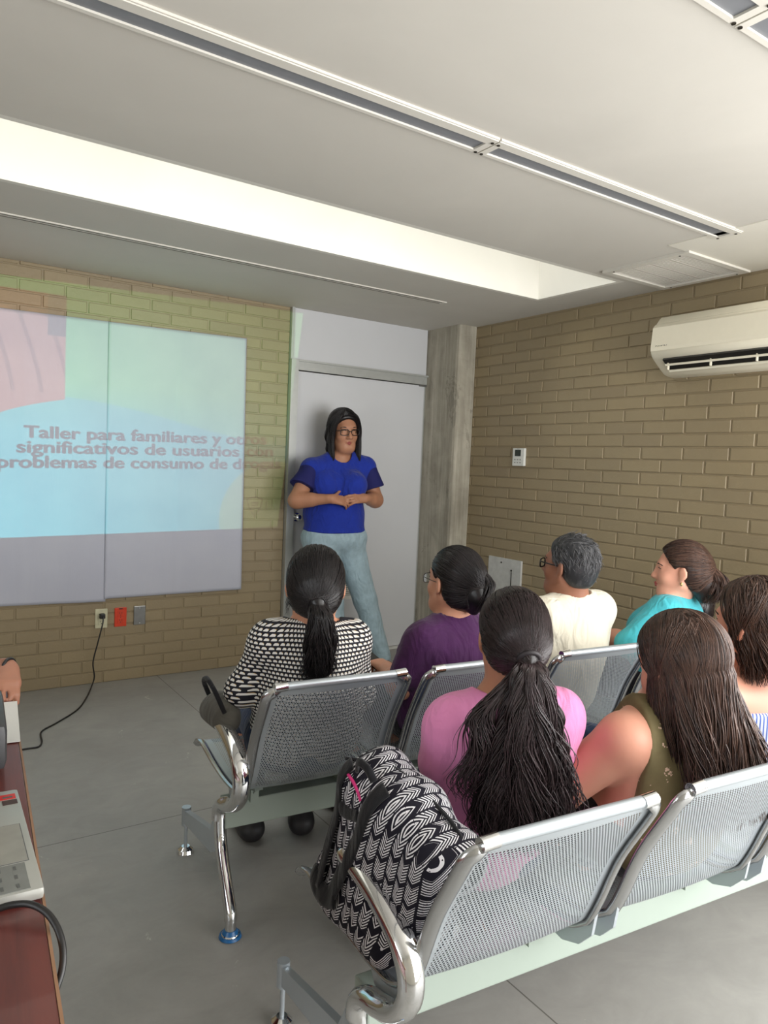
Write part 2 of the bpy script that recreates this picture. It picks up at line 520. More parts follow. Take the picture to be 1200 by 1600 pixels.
def m_plaster(name, c):
    n = NT(name); o = n.obj()
    a = n.noise(o, 1.6, 5, 0.55, 0.5); b = n.noise(o, 45, 3)
    n.col(n.ramp(a, [(0.3, mul3(c, 0.95)), (0.7, mul3(c, 1.03))]))
    n.bump(n.math('ADD', n.math('MULTIPLY', b, 0.3), a), 0.07, 0.006)
    return n.set(0.75, 0, 0.3)
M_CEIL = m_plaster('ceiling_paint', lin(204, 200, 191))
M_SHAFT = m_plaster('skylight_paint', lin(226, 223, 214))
mb = MB()
mb.box(((LX+WX)/2, (BY+SKY0-0.03)/2, CEIL+0.06), (WX-LX+0.3, SKY0-0.03-BY, 0.12))
mb.box(((LX+WX)/2, (SKY1+0.03+FY+0.15)/2, CEIL+0.06), (WX-LX+0.3, FY+0.15-SKY1-0.03, 0.12))
mb.box(((SKX+0.03+WX+0.15)/2, (SKY0+SKY1)/2, CEIL+0.06), (WX+0.12-SKX, SKY1-SKY0+0.06, 0.12))
struct(mb.build('ceiling', M_CEIL))
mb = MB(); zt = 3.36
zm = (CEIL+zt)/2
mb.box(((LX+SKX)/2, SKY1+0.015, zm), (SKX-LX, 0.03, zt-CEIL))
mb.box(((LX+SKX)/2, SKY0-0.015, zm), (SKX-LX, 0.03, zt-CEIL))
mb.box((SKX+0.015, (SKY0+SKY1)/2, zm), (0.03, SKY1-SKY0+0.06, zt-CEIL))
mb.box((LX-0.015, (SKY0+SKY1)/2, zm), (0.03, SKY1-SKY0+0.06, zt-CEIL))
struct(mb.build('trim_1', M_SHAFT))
def m_glass():
    n = NT('window_glass'); n.col((0.95, 0.98, 0.97)); n.b.inputs['Transmission Weight'].default_value = 1.0
    n.b.inputs['IOR'].default_value = 1.02
    return n.set(0.0, 0, 0.3)
M_GLASS = m_glass()
M_ALU = plain('grey_aluminium', lin(150, 152, 152), 0.35, 0.7)
w = struct(MB().box(((LX+SKX)/2, (SKY0+SKY1)/2, 3.39), (SKX-LX, 0.75, 0.012)).build('window_1', M_GLASS))
M_WALL = m_plaster('wall_paint', lin(200, 194, 180))
# wall behind the seats, with its big window
def framed_wall(name, lo, hi, wlo, whi, axis, pos, th, winname):
    """axis 'y': wall spans x,z at y=pos ; axis 'x': spans y,z at x=pos"""
    mb = MB()
    def bx(u0, u1, z0, z1):
        if axis == 'y': mb.box(((u0+u1)/2, pos, (z0+z1)/2), (u1-u0, th, z1-z0))
        else: mb.box((pos, (u0+u1)/2, (z0+z1)/2), (th, u1-u0, z1-z0))
    bx(lo, wlo[0], 0, CEIL); bx(whi[0], hi, 0, CEIL); bx(wlo[0], whi[0], 0, wlo[1]); bx(wlo[0], whi[0], whi[1], CEIL)
    struct(mb.build(name, M_WALL))
    f = MB(); g = MB()
    n = 3
    def b2(m, u0, u1, z0, z1, t):
        if axis == 'y': m.box(((u0+u1)/2, pos, (z0+z1)/2), (u1-u0, t, z1-z0))
        else: m.box((pos, (u0+u1)/2, (z0+z1)/2), (t, u1-u0, z1-z0))
    for k in range(n+1):
        u = wlo[0]+(whi[0]-wlo[0])*k/n; b2(f, u-0.025, u+0.025, wlo[1], whi[1], 0.06)
    b2(f, wlo[0], whi[0], wlo[1], wlo[1]+0.05, 0.055); b2(f, wlo[0], whi[0], whi[1]-0.05, whi[1], 0.055)
    fo = struct(f.build(winname, M_ALU))
    b2(g, wlo[0], whi[0], wlo[1], whi[1], 0.006)
    g.build('pane', M_GLASS, fo)
framed_wall('wall_back', LX-0.1, WX+0.1, (1.2, 0.12), (3.5, 2.40), 'y', BY-0.05, 0.1, 'window_2')
framed_wall('wall_left', BY, FY+0.1, (-0.4, 0.7), (1.2, 2.3), 'x', LX-0.05, 0.1, 'added_window')  # this window is made up to go with the added left fill
framed_wall('wall_right_rear', BY-0.1, 0.8, (-0.98, 0.2), (0.58, 2.3), 'x', WX+0.05, 0.1, 'window_4')

# ---- concrete column in the corner
def m_concrete():
    n = NT('board_marked_concrete'); o = n.obj()
    a = n.noise(n.vscale(o, (26, 26, 1.6)), 1.0, 5, 0.6); b = n.noise(o, 5, 5, 0.6, 0.5); c = n.noise(o, 90, 3)
    f = n.math('ADD', n.math('MULTIPLY', a, 0.6), n.math('MULTIPLY', b, 0.4))
    col = n.ramp(f, [(0.32, lin(138, 132, 118)), (0.5, lin(168, 162, 147)), (0.7, lin(196, 190, 174))])
    s = n.math('GREATER_THAN', n.noise(n.vscale(o, (3, 3, 1.2)), 2.0, 6, 0.7, 1.5), 0.62)
    col = n.mix(n.math('MULTIPLY', s, 0.35), col, lin(96, 92, 80))
    n.col(col); n.bump(n.math('ADD', a, n.math('MULTIPLY', c, 0.4)), 0.5, 0.006)
    return n.set(0.8, 0, 0.25)
M_CONC = m_concrete()
poly = [(3.44, FY), (3.44, 4.27), (3.447, 4.252), (3.463, 4.243), (WX-0.001, 4.24), (WX-0.001, FY)]
struct(MB().prism(poly, 0, CEIL, 2).build('trim_2', M_CONC))
struct(MB().box((2.86, FY+0.12, CEIL/2), (1.3, 0.1, CEIL)).build('trim_3', M_WALL))      # wall behind the door

# ---- door, frame, transom panel
M_DOOR = plain('door_laminate', lin(205, 206, 208), 0.5, 0, 0.4, 0.015, 3)
M_FRAME = plain('door_frame_paint', lin(182, 184, 180), 0.35, 0.35, 0.5, 0.03)
M_DARK = plain('dark_gap', lin(40, 40, 40), 0.7)
fr = MB()
fr.box((2.295, FY-0.004, 1.05), (0.055, 0.07, 2.10))
fr.box((2.86, FY+0.004, 2.068), (1.155, 0.05, 0.062))
fr.box((2.8545, FY-0.012, 2.101), (1.17, 0.05, 0.012))
fr.box((2.276, FY-0.003, 2.28), (0.02, 0.05, 0.35))
fr.box((3.431, FY+0.02, 1.05), (0.012, 0.05, 2.10))
struct(fr.build('trim_4', M_FRAME))
dr = struct(MB().box((2.877, FY+0.012, 1.02), (1.096, 0.036, 2.02), bev=0.002).build('door_1', M_DOOR))
MB().box((2.857, FY+0.0, 2.281), (1.144, 0.03, 0.345)).build('transom_panel', M_DOOR, dr)
M_CHROME = plain('chrome', (0.78, 0.79, 0.8), 0.09, 1.0, 0.5, 0.01)
M_STEEL = plain('brushed_steel', lin(150, 150, 148), 0.35, 0.9)
kn = MB().cyl((2.352, FY-0.006, 1.017), (2.352, FY-0.022, 1.017), 0.03, n=24).cyl((2.352, FY-0.02, 1.017), (2.352, FY-0.05, 1.017), 0.012).sphere((2.352, FY-0.062, 1.017), 0.026, (1, 0.75, 1), 20)
kn.build('door_knob', M_CHROME, dr, angle=40)
gx0, gx1, gz0, gz1 = 2.70, 2.985, 0.405, 0.62
g = MB()
for (a, b, c, d) in ((gx0, gx1, gz0, gz0+0.028), (gx0, gx1, gz1-0.028, gz1), (gx0, gx0+0.03, gz0+0.028, gz1-0.028), (gx1-0.03, gx1, gz0+0.028, gz1-0.028)):
    g.box(((a+b)/2, FY-0.010, (c+d)/2), (b-a, 0.010, d-c))
for k in range(11):
    z = gz0+0.036+k*0.0145
    g.box(((gx0+gx1)/2, FY-0.010, z), (gx1-gx0-0.05, 0.012, 0.003), rot=Euler((math.radians(35), 0, 0)).to_matrix())
M_WHITE = plain('white_enamel', lin(222, 222, 216), 0.4, 0, 0.5, 0.02)
g.build('louvre_grille', M_WHITE, dr)
MB().box(((gx0+gx1)/2, FY-0.0065, (gz0+gz1)/2), (gx1-gx0-0.05, 0.002, gz1-gz0-0.05)).build('grille_shade_sheet', plain('grille_shadow', lin(120, 116, 104), 0.8), dr)  # sheet coloured to stand for the shade between the slats
struct(MB().box((2.88, FY-0.03, 0.004), (1.10, 0.05, 0.008)).build('trim_5', M_WHITE))      # threshold
# hinge at the top corner
MB().box((3.405, FY-0.012, 2.028), (0.06, 0.018, 0.012)).build('door_closer_pivot', M_STEEL, dr)

# ---- ceiling fittings
M_GRILLE = plain('grey_diffuser_blades', lin(128, 130, 134), 0.6, 0.1, 0.4, 0.03)
M_CWHITE = plain('fitting_white', lin(214, 210, 200), 0.55, 0, 0.4, 0.015)
M_SCREW = plain('screw_head', lin(70, 66, 60), 0.4, 0.8)
def diffuser(x0, x1, y, label, screws_left=True, screws_right=True):
    """grey slot in a white frame; y is its edge towards the front wall"""
    root = thing('linear_diffuser', label, 'ceiling vent', ((x0+x1)/2, y-0.055, CEIL), 0, 'long slot diffusers in the ceiling')
    L = x1-x0
    f = MB()
    f.box((0, 0.0475, -0.005), (L-0.048, 0.015, 0.010)); f.box((0, -0.0375, -0.005), (L-0.048, 0.035, 0.010))
    f.box((0, -0.058, -0.0035), (L, 0.006, 0.007))
    f.box((-L/2+0.012, 0, -0.005), (0.024, 0.11, 0.010)); f.box((L/2-0.012, 0, -0.005), (0.024, 0.11, 0.010))
    f.build('frame', M_CWHITE, root)
    b = MB(); b.box((0, 0.01, -0.002), (L-0.05, 0.06, 0.004))
    b.build('blades', M_GRILLE, root)
    for sx in ([-1] if screws_left else [])+([1] if screws_right else []):
        for yy in (-0.035, 0.048):
            MB().cyl((sx*(L/2-0.010), yy, -0.0095), (sx*(L/2-0.010), yy, -0.0125), 0.0055, n=12).build('screw', M_SCREW, root)
diffuser(-1.40, 1.607, 1.94, 'long grey slot diffuser running from the upper left edge to the joint in the ceiling')
diffuser(1.613, 2.985, 1.94, 'shorter grey slot diffuser between the ceiling joint and the square vent')
diffuser(-1.40, 1.612, 1.045, 'grey slot diffuser ending at the very top right corner, left of its joint')
diffuser(1.618, 2.985, 1.045, 'grey slot diffuser at the very top right corner, right of its joint')
root = thing('slot_diffuser', 'thin painted slot line in the ceiling between the skylight and the front wall', 'ceiling vent', (0.8, 3.78, CEIL))
MB().box((0, 0.0, -0.003), (4.26, 0.05, 0.006)).build('frame', M_CWHITE, root)
M_SLOT = plain('slot_dark', lin(96, 92, 84), 0.8)
for yy in (-0.014, 0.016): MB().box((0, yy, -0.0062), (4.2, 0.006, 0.003)).build('slot', M_SLOT, root)
# square vent
root = thing('ceiling_vent', 'square white ceiling grille with four slatted panels above the air conditioner', 'ceiling vent', (3.31, 2.375, CEIL))
f = MB(); W_, D_ = 0.51, 0.50
for (cx, cy, sx, sy) in ((0, D_/2-0.0175, W_, 0.035), (0, -D_/2+0.0175, W_, 0.035), (-W_/2+0.0175, 0, 0.035, D_-0.07), (W_/2-0.0175, 0, 0.035, D_-0.07)):
    f.box((cx, cy, -0.007), (sx, sy, 0.014))
f.build('frame', M_CWHITE, root)
for k in range(4):
    y0 = -D_/2+0.040+k*0.1065
    p = MB(); p.box((0, y0+0.050, -0.0015), (W_-0.075, 0.1, 0.003))
    for q in range(7): p.box((0, y0+0.010+q*0.0135, -0.007), (W_-0.075, 0.009, 0.0015), rot=Euler((math.radians(28), 0, 0)).to_matrix())
    p.build('slatted_panel', M_CWHITE, root)
for sx, sy in ((-1, -1), (1, 1), (1, -1), (-1, 1)):
    MB().cyl((sx*(W_/2-0.018), sy*(D_/2-0.06), -0.0135), (sx*(W_/2-0.018), sy*(D_/2-0.06), -0.016), 0.005, n=12).build('screw', M_SCREW, root)
struct(MB().box((3.262, 1.62, CEIL-0.002), (0.67, 1.05, 0.004)).build('trim_6', m_plaster('panel_paint', lin(224, 220, 208))))

# ---- wall air conditioner (indoor unit)
root = thing('air_conditioner', 'cream wall-mounted air conditioner high on the right brick wall', 'air conditioner', (WX, 2.13, 1.96))
AW = 0.43
M_AC = plain('ac_plastic', lin(240, 233, 212), 0.38, 0, 0.5, 0.01)
# profile in (x, z): x<0 is out of the wall
body = [(0, 0.305), (-0.10, 0.312), (-0.15, 0.30), (-0.175, 0.27), (-0.178, 0.262), (-0.19, 0.258), (-0.205, 0.235), (-0.213, 0.13), (-0.210, 0.105), (-0.203, 0.088), (-0.19, 0.075), (-0.15, 0.045), (-0.085, 0.0), (-0.05, -0.008), (0, -0.01)]
b = MB()
secs = [(-AW, 0.90, 0.012), (-AW+0.006, 0.965, 0.004), (-AW+0.02, 1.0, 0), (AW-0.02, 1.0, 0), (AW-0.006, 0.965, 0.004), (AW, 0.90, 0.012)]
rings = []
for (yy, sc, dz) in secs:
    rings.append([b.bm.verts.new((x*sc, yy, 0.15+(z-0.15)*(sc if abs(yy) > AW-0.01 else 1))) for x, z in body])
n_ = len(body)
for i in range(len(rings)-1):
    for k in range(n_): b.bm.faces.new((rings[i][k], rings[i][(k+1) % n_], rings[i+1][(k+1) % n_], rings[i+1][k]))
b.bm.faces.new(rings[0]); b.bm.faces.new(rings[-1][::-1])
b.build('housing', M_AC, root, angle=32)
# front panel, slightly proud
MB().prism([(-0.190, 0.255), (-0.207, 0.237), (-0.217, 0.13), (-0.215, 0.112), (-0.205, 0.112), (-0.20, 0.235)], -AW+0.012, AW-0.012, 1).build('front_panel', M_AC, root)
M_ACD = plain('ac_outlet_dark', lin(52, 50, 48), 0.5)
q0 = Vector((-0.196, 0, 0.072)); q1 = Vector((-0.112, 0, 0.012))
b = MB(); d = (q1-q0)
nn = Vector((-d.z, 0, d.x)).normalized(); nn = nn if nn.x < 0 else -nn
a0 = q0+d*0.05+nn*0.006; a1 = q0+d*0.80+nn*0.006
b.quad((a0.x, -AW+0.075, a0.z), (a0.x, AW-0.075, a0.z), (a1.x, AW-0.075, a1.z), (a1.x, -AW+0.075, a1.z))
b.prism([(a0.x, a0.z), (a1.x, a1.z), (a1.x-nn.x*0.02, a1.z-nn.z*0.02), (a0.x-nn.x*0.02, a0.z-nn.z*0.02)], -AW+0.075, AW-0.075, 1)
b.build('outlet', M_ACD, root)
for t in (0.34, 0.80):
    c0 = q0+d*(t-0.045)+nn*0.012; c1 = q0+d*(t+0.045)+nn*0.016
    MB().prism([(c0.x, c0.z), (c1.x, c1.z), (c1.x+nn.x*0.003, c1.z+nn.z*0.003), (c0.x+nn.x*0.003, c0.z+nn.z*0.003)], -AW+0.08, AW-0.08, 1).build('flap', M_AC, root)
for yy in (-0.15, 0.09, 0.335):
    c0 = q0+d*0.40+nn*0.012
    MB().box((c0.x, yy, c0.z), (0.012, 0.008, 0.05), bev=0.002).build('louvre_pin', M_AC, root)
mt = plain('ac_print', lin(96, 92, 84), 0.5)
text_mesh('lettering', 'DAIKIN', 0.017, lambda x, y: (-0.2166, AW-0.04-x, 0.128+y), mt, root, 1.25, 0.0004)

# ---- thermostat, access panel on the right wall
root = thing('thermostat', 'small white thermostat with dark display on the right brick wall', 'thermostat', (WX, 3.715, 1.50))
MB().box((-0.010, 0, 0), (0.020, 0.112, 0.122), bev=0.004).build('housing', M_WHITE, root)
MB().box((-0.0205, 0.004, 0.028), (0.002, 0.056, 0.044)).build('display', plain('lcd', lin(52, 58, 52), 0.25), root)
mg = plain('button_grey', lin(150, 150, 145), 0.5)
for k in range(2):
    for q in range(3): MB().box((-0.0205, 0.030-q*0.026, -0.018-k*0.02), (0.002, 0.014, 0.008), bev=0.001).build('button', mg, root)
MB().box((-0.0205, 0.0, 0.055), (0.001, 0.03, 0.003)).build('marking', mg, root)
root = thing('wall_access_panel', 'pale grey metal cover plate low on the right wall beside the column', 'access panel', (WX, 3.80, 0.62))
MP = plain('panel_metal', lin(196, 196, 192), 0.4, 0.1)
MB().box((-0.008, 0, 0), (0.016, 0.33, 0.335), bev=0.002).build('cover', MP, root)
MB().cyl((-0.016, 0.03, 0.135), (-0.019, 0.03, 0.135), 0.006, n=12).build('screw', M_SCREW, root)
MB().box((-0.017, -0.075, 0.005), (0.004, 0.006, 0.15), bev=0.001).cyl((-0.016, -0.075, 0.09), (-0.021, -0.075, 0.09), 0.006, n=12).build('latch', M_SCREW, root)

# ---- sockets under the screen
M_CREAM = plain('cream_plastic', lin(206, 202, 172), 0.4)
M_ORANGE = plain('orange_plastic', lin(208, 62, 30), 0.4)
def socket(x, z, m, label, blank=False):
    root = thing('wall_socket' if not blank else 'blank_cover_plate', label, 'socket' if not blank else 'cover plate', (x, FY, z))
    MB().box((0, -0.004, 0), (0.072, 0.008, 0.118), bev=0.003).build('cover_plate', m, root)
    if blank:
        for zz in (-0.048, 0.048): MB().cyl((0, -0.008, zz), (0, -0.010, zz), 0.004, n=10).build('screw', M_CHROME, root)
        return root
    for zz in (-0.022, 0.022):
        f = MB().box((0, -0.0085, zz), (0.036, 0.003, 0.034), bev=0.001).build('receptacle', m, root)
        s = MB()
        for xx in (-0.007, 0.007): s.box((xx, -0.0102, zz+0.004), (0.0025, 0.0012, 0.010))
        s.cyl((0, -0.0100, zz-0.009), (0, -0.0108, zz-0.009), 0.0028, n=10)
        s.build('slot', M_DARK, f)
    MB().cyl((0, -0.0085, 0.0), (0, -0.0096, 0.0), 0.003, n=10).build('screw', M_SCREW, root)
    return root
socket(1.060, 0.400, M_CREAM, 'cream wall socket with the black cord plugged in')
r_ = socket(1.174, 0.400, M_ORANGE, 'bright orange wall socket between the cream socket and the steel plate')
MB().box((0, -0.0085, 0.052), (0.022, 0.002, 0.006)).build('marking', M_DARK, r_)
socket(1.290, 0.402, M_STEEL, 'blank steel cover plate right of the orange socket', True)
M_CORD = plain('black_rubber', lin(28, 27, 27), 0.45)
root = thing('power_cord', 'black power cord hanging from the cream socket and running along the floor', 'cord', (1.06, FY-0.02, 0.42))
MB().box((0, -0.012, 0.0), (0.03, 0.034, 0.030), bev=0.005).build('plug', M_CORD, root)
pts = [(0, -0.030, 0.0), (-0.004, -0.042, -0.04), (-0.03, -0.045, -0.15), (-0.055, -0.04, -0.27), (-0.045, -0.035, -0.36), (-0.06, -0.05, -0.405), (-0.13, -0.24, -0.415), (-0.22, -0.44, -0.415), (-0.35, -0.60, -0.415), (-0.44, -0.70, -0.415), (-0.46, -0.84, -0.415), (-0.485, -0.90, -0.415), (-0.54, -0.90, -0.415), (-0.62, -0.92, -0.415), (-0.80, -1.05, -0.415)]
MB().tube(catmull(pts, 6), 0.0042, 8).build('cable', M_CORD, root, smooth=True)

# ---- paper sheets taped up as a screen
def m_paper():
    n = NT('paper'); o = n.obj()
    a = n.noise(o, 4, 4); n.col(n.ramp(a, [(0.3, lin(184, 186, 200)), (0.7, lin(190, 192, 204))]))
    n.bump(n.math('ADD', a, n.math('MULTIPLY', n.noise(n.vscale(o, (9, 1, 1.3)), 2, 4, 0.6, 1.0), 0.8)), 0.15, 0.006)
    return n.set(0.65, 0, 0.3)
M_PAPER = m_paper()
def sheet(x0, x1, z0a, z0b, z1a, z1b, yoff, label, seed):
    nx, nz = 50, 80; V = []
    rs = np.random.RandomState(seed); ph = rs.rand(6)*6.28
    for i in range(nx+1):
        for j in range(nz+1):
            u, v = i/nx, j/nz
            x = x0+(x1-x0)*u+0.012*(1-v)*(0.5 if seed == 1 else 0.9)*(u if seed == 2 else 0); z = (z0a+(z0b-z0a)*u)*(1-v)+(z1a+(z1b-z1a)*u)*v
            wv = 0.0035*math.sin(u*5+ph[0]+v*2)+0.002*math.sin(v*9+ph[1]+u*3)+0.0015*math.sin(u*17+ph[2])
            for fold, ax in ((0.36, 'v'), (0.62, 'v'), (0.5, 'u')):
                t = v if ax == 'v' else u
                wv += 0.003*math.exp(-abs(t-fold)*60)
            edge = min(1, (1-v)*8)*(0.4+0.6*min(1, min(u, 1-u)*10+(1-v)))
            V.append((x, FY-0.009-yoff-(0.004+wv)*edge, z))
    F = [(i*(nz+1)+j, (i+1)*(nz+1)+j, (i+1)*(nz+1)+j+1, i*(nz+1)+j+1) for i in range(nx) for j in range(nz)]
    me = np_mesh('projection_sheet', V, F)
    o = link('projection_sheet', me, M_PAPER, None, True)
    md = o.modifiers.new('thick', 'SOLIDIFY'); md.thickness = 0.0006; md.offset = 0
    return tag(o, label, 'paper sheet', 'white paper sheets taped up as a projection screen')
sheet(0.16, 1.079, 0.520, 0.505, 2.175, 2.187, 0.0, 'left white paper sheet of the projection screen, above the cord', 1)
sheet(1.071, 1.945, 0.522, 0.530, 2.185, 2.200, 0.006, 'right white paper sheet of the projection screen, next to the door', 2)

# ================================================================== PROJECTOR: a real light shining through a slide
LP = np.array((0.0, 1.90, 0.850)); SD = 0.040
def slide(x, z, near=0.0):
    """point (x, z) of the lit wall -> the point of the slide its light passes through"""
    w = np.array((x, FY, z)); t = (SD-near)/(FY-LP[1]); return LP+(w-LP)*t
def m_slide():
    n = NT('slide_film')
    for l in list(n.L): n.L.remove(l)
    u, v, _ = n.sep(n.uv())         # wall metres
    def rgb(c): return c
    gr = n.ramp(n.math('MULTIPLY_ADD', v, 0.68, -0.62), [(0.0, (0.10, 0.92, 0.85)), (0.42, (0.12, 0.92, 0.70)), (0.62, (0.22, 0.95, 0.36)), (1.0, (0.20, 0.90, 0.30))])
    # paler, warmer on the right
    gr = n.mix(n.math('MULTIPLY', n.math('MULTIPLY_ADD', u, 0.5, -0.35), 0.5), gr, (0.50, 0.95, 0.30))
    # blue wave across the middle: z below a curve
    wave = n.math('ADD', n.math('MULTIPLY', n.math('SINE', n.math('MULTIPLY_ADD', u, 1.9, 0.2)), 0.11), 1.62)
    below = n.math('LESS_THAN', v, wave)
    gr = n.mix(n.math('MULTIPLY', below, 0.55), gr, (0.06, 0.78, 0.92))
    # second pale blob bottom right
    du = n.math('SUBTRACT', u, 2.2); dv = n.math('SUBTRACT', v, 1.0)
    rr = n.math('SQRT', n.math('ADD', n.math('MULTIPLY', du, du), n.math('MULTIPLY', dv, dv)))
    gr = n.mix(n.math('MULTIPLY', n.math('LESS_THAN', rr, 0.40), 0.6), gr, (0.66, 0.85, 0.28))
    # photograph of hands in the upper left: square corner top right, curved bottom
    cu = n.math('MULTIPLY', n.math('LESS_THAN', u, 0.838), 1.0)
    bot = n.math('ADD', 1.53, n.math('MULTIPLY', n.math('SQRT', n.math('MAXIMUM', n.math('SUBTRACT', u, 0.42), 0.0)), 0.28))
    cu = n.math('MULTIPLY', cu, n.math('GREATER_THAN', v, bot))
    cu = n.math('MULTIPLY', cu, n.math('LESS_THAN', v, 2.30))
    dx = n.math('ADD', n.math('SUBTRACT', u, 0.36), n.math('MULTIPLY', n.math('SUBTRACT', v, 1.9), 0.20))
    fingers = n.math('ABSOLUTE', n.math('SINE', n.math('MULTIPLY', n.math('ADD', dx, n.math('MULTIPLY', n.math('SINE', n.math('MULTIPLY', v, 6.0)), 0.025)), 21.0)))
    dark = n.math('MULTIPLY', n.math('LESS_THAN', fingers, 0.24), n.math('GREATER_THAN', v, 1.74))
    sk = n.mix(n.math('MULTIPLY', dark, 0.75), (0.72, 0.34, 0.22), (0.40, 0.16, 0.10))
    edge = n.math('GREATER_THAN', v, n.math('ADD', 2.15, n.math('MULTIPLY', fingers, 0.05)))
    sk = n.mix(edge, sk, (0.42, 0.20, 0.10))
    shadow = n.math('MULTIPLY', n.math('GREATER_THAN', u, n.math('SUBTRACT', 2.62, v)), n.math('GREATER_THAN', v, 2.07))
    sk = n.mix(n.math('MULTIPLY', shadow, n.math('GREATER_THAN', u, 0.74)), sk, (0.20, 0.13, 0.10))
    colr = n.mix(cu, gr, sk)
    tr = n.N.new('ShaderNodeBsdfTransparent'); n.L.new(colr, tr.inputs[0]); n.L.new(tr.outputs[0], n.out.inputs[0])
    return n.m
M_BLACK = plain('black_plastic', lin(30, 30, 32), 0.4)
M_PROJ = plain('projector_plastic', lin(58, 58, 60), 0.42)
proj = thing('projector', 'dark grey projector at the left edge of the table', 'projector', (0.055, 1.72, 0.752))
def pl(p): return (p[0]-0.055, p[1]-1.72, p[2]-0.752)
b = MB().box((0, 0, 0.062), (0.29, 0.26, 0.095), rz=-0.08, bev=0.018); b.build('housing', M_PROJ, proj, angle=35)
for sx in (-1, 1):
    for sy in (-1, 1): MB().cyl((sx*0.11, sy*0.09, -0.001), (sx*0.11, sy*0.09, 0.016), 0.012, n=12).build('foot', M_BLACK, proj)
MB().cyl((-0.055, 0.115, 0.085), (-0.055, 0.150, 0.085), 0.034, n=24).build('lens', M_BLACK, proj, angle=40)
# slide frame with its opening
cor = [(-0.25, 0.885), (2.236, 0.948), (2.385, 2.445), (-0.25, 2.345)]
S = [pl(slide(*c)) for c in cor]
cen = sum((Vector(s) for s in S), Vector())/4
O = [pl((LP[0]+sx*0.075+0.016, LP[1]+SD, LP[2]+sz*0.075+0.012)) for sx, sz in ((-1, -1), (1, -1), (1, 1), (-1, 1))]
b = MB()
for k in range(4): b.quad(S[k], S[(k+1) % 4], O[(k+1) % 4], O[k])
fo = b.build('slide_frame', M_BLACK, proj)
md = fo.modifiers.new('thick', 'SOLIDIFY'); md.thickness = 0.0006; md.offset = 0
me = bpy.data.meshes.new('slide'); me.from_pydata(S, [], [(0, 1, 2, 3)]); me.update()
ul = me.uv_layers.new(name='UVMap')
# fine grid so that the trapezium maps true
me = bpy.data.meshes.new('slide')
N_ = 24; V = []; W = []
for i in range(N_+1):
    for j in range(N_+1):
        a, c = i/N_, j/N_
        x = (cor[0][0]*(1-a)+cor[1][0]*a)*(1-c)+(cor[3][0]*(1-a)+cor[2][0]*a)*c
        z = (cor[0][1]*(1-a)+cor[1][1]*a)*(1-c)+(cor[3][1]*(1-a)+cor[2][1]*a)*c
        W.append((x, z)); V.append(pl(slide(x, z)))
F = [(i*(N_+1)+j, (i+1)*(N_+1)+j, (i+1)*(N_+1)+j+1, i*(N_+1)+j+1) for i in range(N_) for j in range(N_)]
me.from_pydata(V, [], F); me.update()
ul = me.uv_layers.new(name='UVMap')
for p in me.polygons:
    for li in p.loop_indices: ul.data[li].uv = W[me.loops[li].vertex_index]
link('slide', me, m_slide(), proj)
# the words of the slide, opaque on the film
lines = [('Taller para familiares y otros', 0.625, 2.115, 1.478, 1.512), ('significativos de usuarios con', 0.588, 2.165, 1.392, 1.432), ('problemas de consumo de drogas', 0.490, 2.225, 1.302, 1.352)]
for txt, x0, x1, za, zb in lines:
    V0, F0 = text_tris(txt, 0.124, 1.0, 0.0008)
    V0 = np.array(V0); wd = V0[:, 0].max()-V0[:, 0].min(); xm = V0[:, 0].min()
    P = []; F = []
    for dx, dy in ((-0.0044, 0), (0.0044, 0), (-0.0015, 0.0020), (0.0015, -0.0020)):      # heavy strokes
        k = len(P)
        for x, y in V0:
            t = (x-xm)/wd; P.append(pl(slide(x0+(x1-x0)*t+dx, za+(zb-za)*t+y*0.80+dy, 0.0008+0.00002*k/len(V0))))
        F += [tuple(q+k for q in f) for f in F0]
    me = bpy.data.meshes.new('lettering'); me.from_pydata(P, [], F); me.update()
    link('lettering', me, M_BLACK, proj)
# shield emblem with two lines of small print
def stroke(pts, w, closed=False):
    pts = [Vector(p) for p in pts]; n = len(pts); V = []
    for i, p in enumerate(pts):
        a = pts[(i-1) % n] if (closed or i) else p; c = pts[(i+1) % n] if (closed or i < n-1) else p
        d = (c-a).normalized(); nn = Vector((-d.y, d.x))*w/2; V += [p+nn, p-nn]
    F = [(2*i, 2*i+1, 2*((i+1) % n)+1, 2*((i+1) % n)) for i in range(n if closed else n-1)]
    return V, F
def slide_strokes(sets, name):
    V = []; F = []
    for v, f in sets: k = len(V); V += [pl(slide(p.x, p.y, 0.0008)) for p in v]; F += [tuple(a+k for a in q) for q in f]
    me = bpy.data.meshes.new(name); me.from_pydata(V, [], F); me.update(); link(name, me, M_BLACK, proj)
cx, cz = 2.045, 1.085; sh = []
for k in range(25):
    t = k/24
    if t < 0.25: a = t/0.25; sh.append((cx-0.055+0.055*a, cz+0.055+0.012*math.sin(a*1.57)))
    elif t < 0.5: a = (t-0.25)/0.25; sh.append((cx+0.055*a, cz+0.067-0.012*a))
    elif t < 0.75: a = (t-0.5)/0.25; sh.append((cx+0.055*math.cos(a*1.5), cz+0.05-0.11*a))
    else: a = (t-0.75)/0.25; sh.append((cx-0.055*math.sin(a*1.5), cz-0.06+0.11*a))
slide_strokes([stroke(sh, 0.007, True), stroke([(cx-0.025, cz+0.028), (cx+0.025, cz+0.028)], 0.008), stroke([(cx-0.022, cz+0.01), (cx+0.022, cz+0.01)], 0.008), stroke([(cx-0.03, cz-0.008), (cx+0.03, cz-0.008)], 0.006), stroke([(cx+0.085, cz+0.04), (cx+0.085, cz-0.02)], 0.006)], 'emblem')
lamp = bpy.data.lights.new('projector_lamp', 'SPOT'); lamp.energy = 205; lamp.spot_size = math.radians(66); lamp.spot_blend = 0.0; lamp.shadow_soft_size = 0.0
lamp.color = (1.0, 1.0, 1.0)
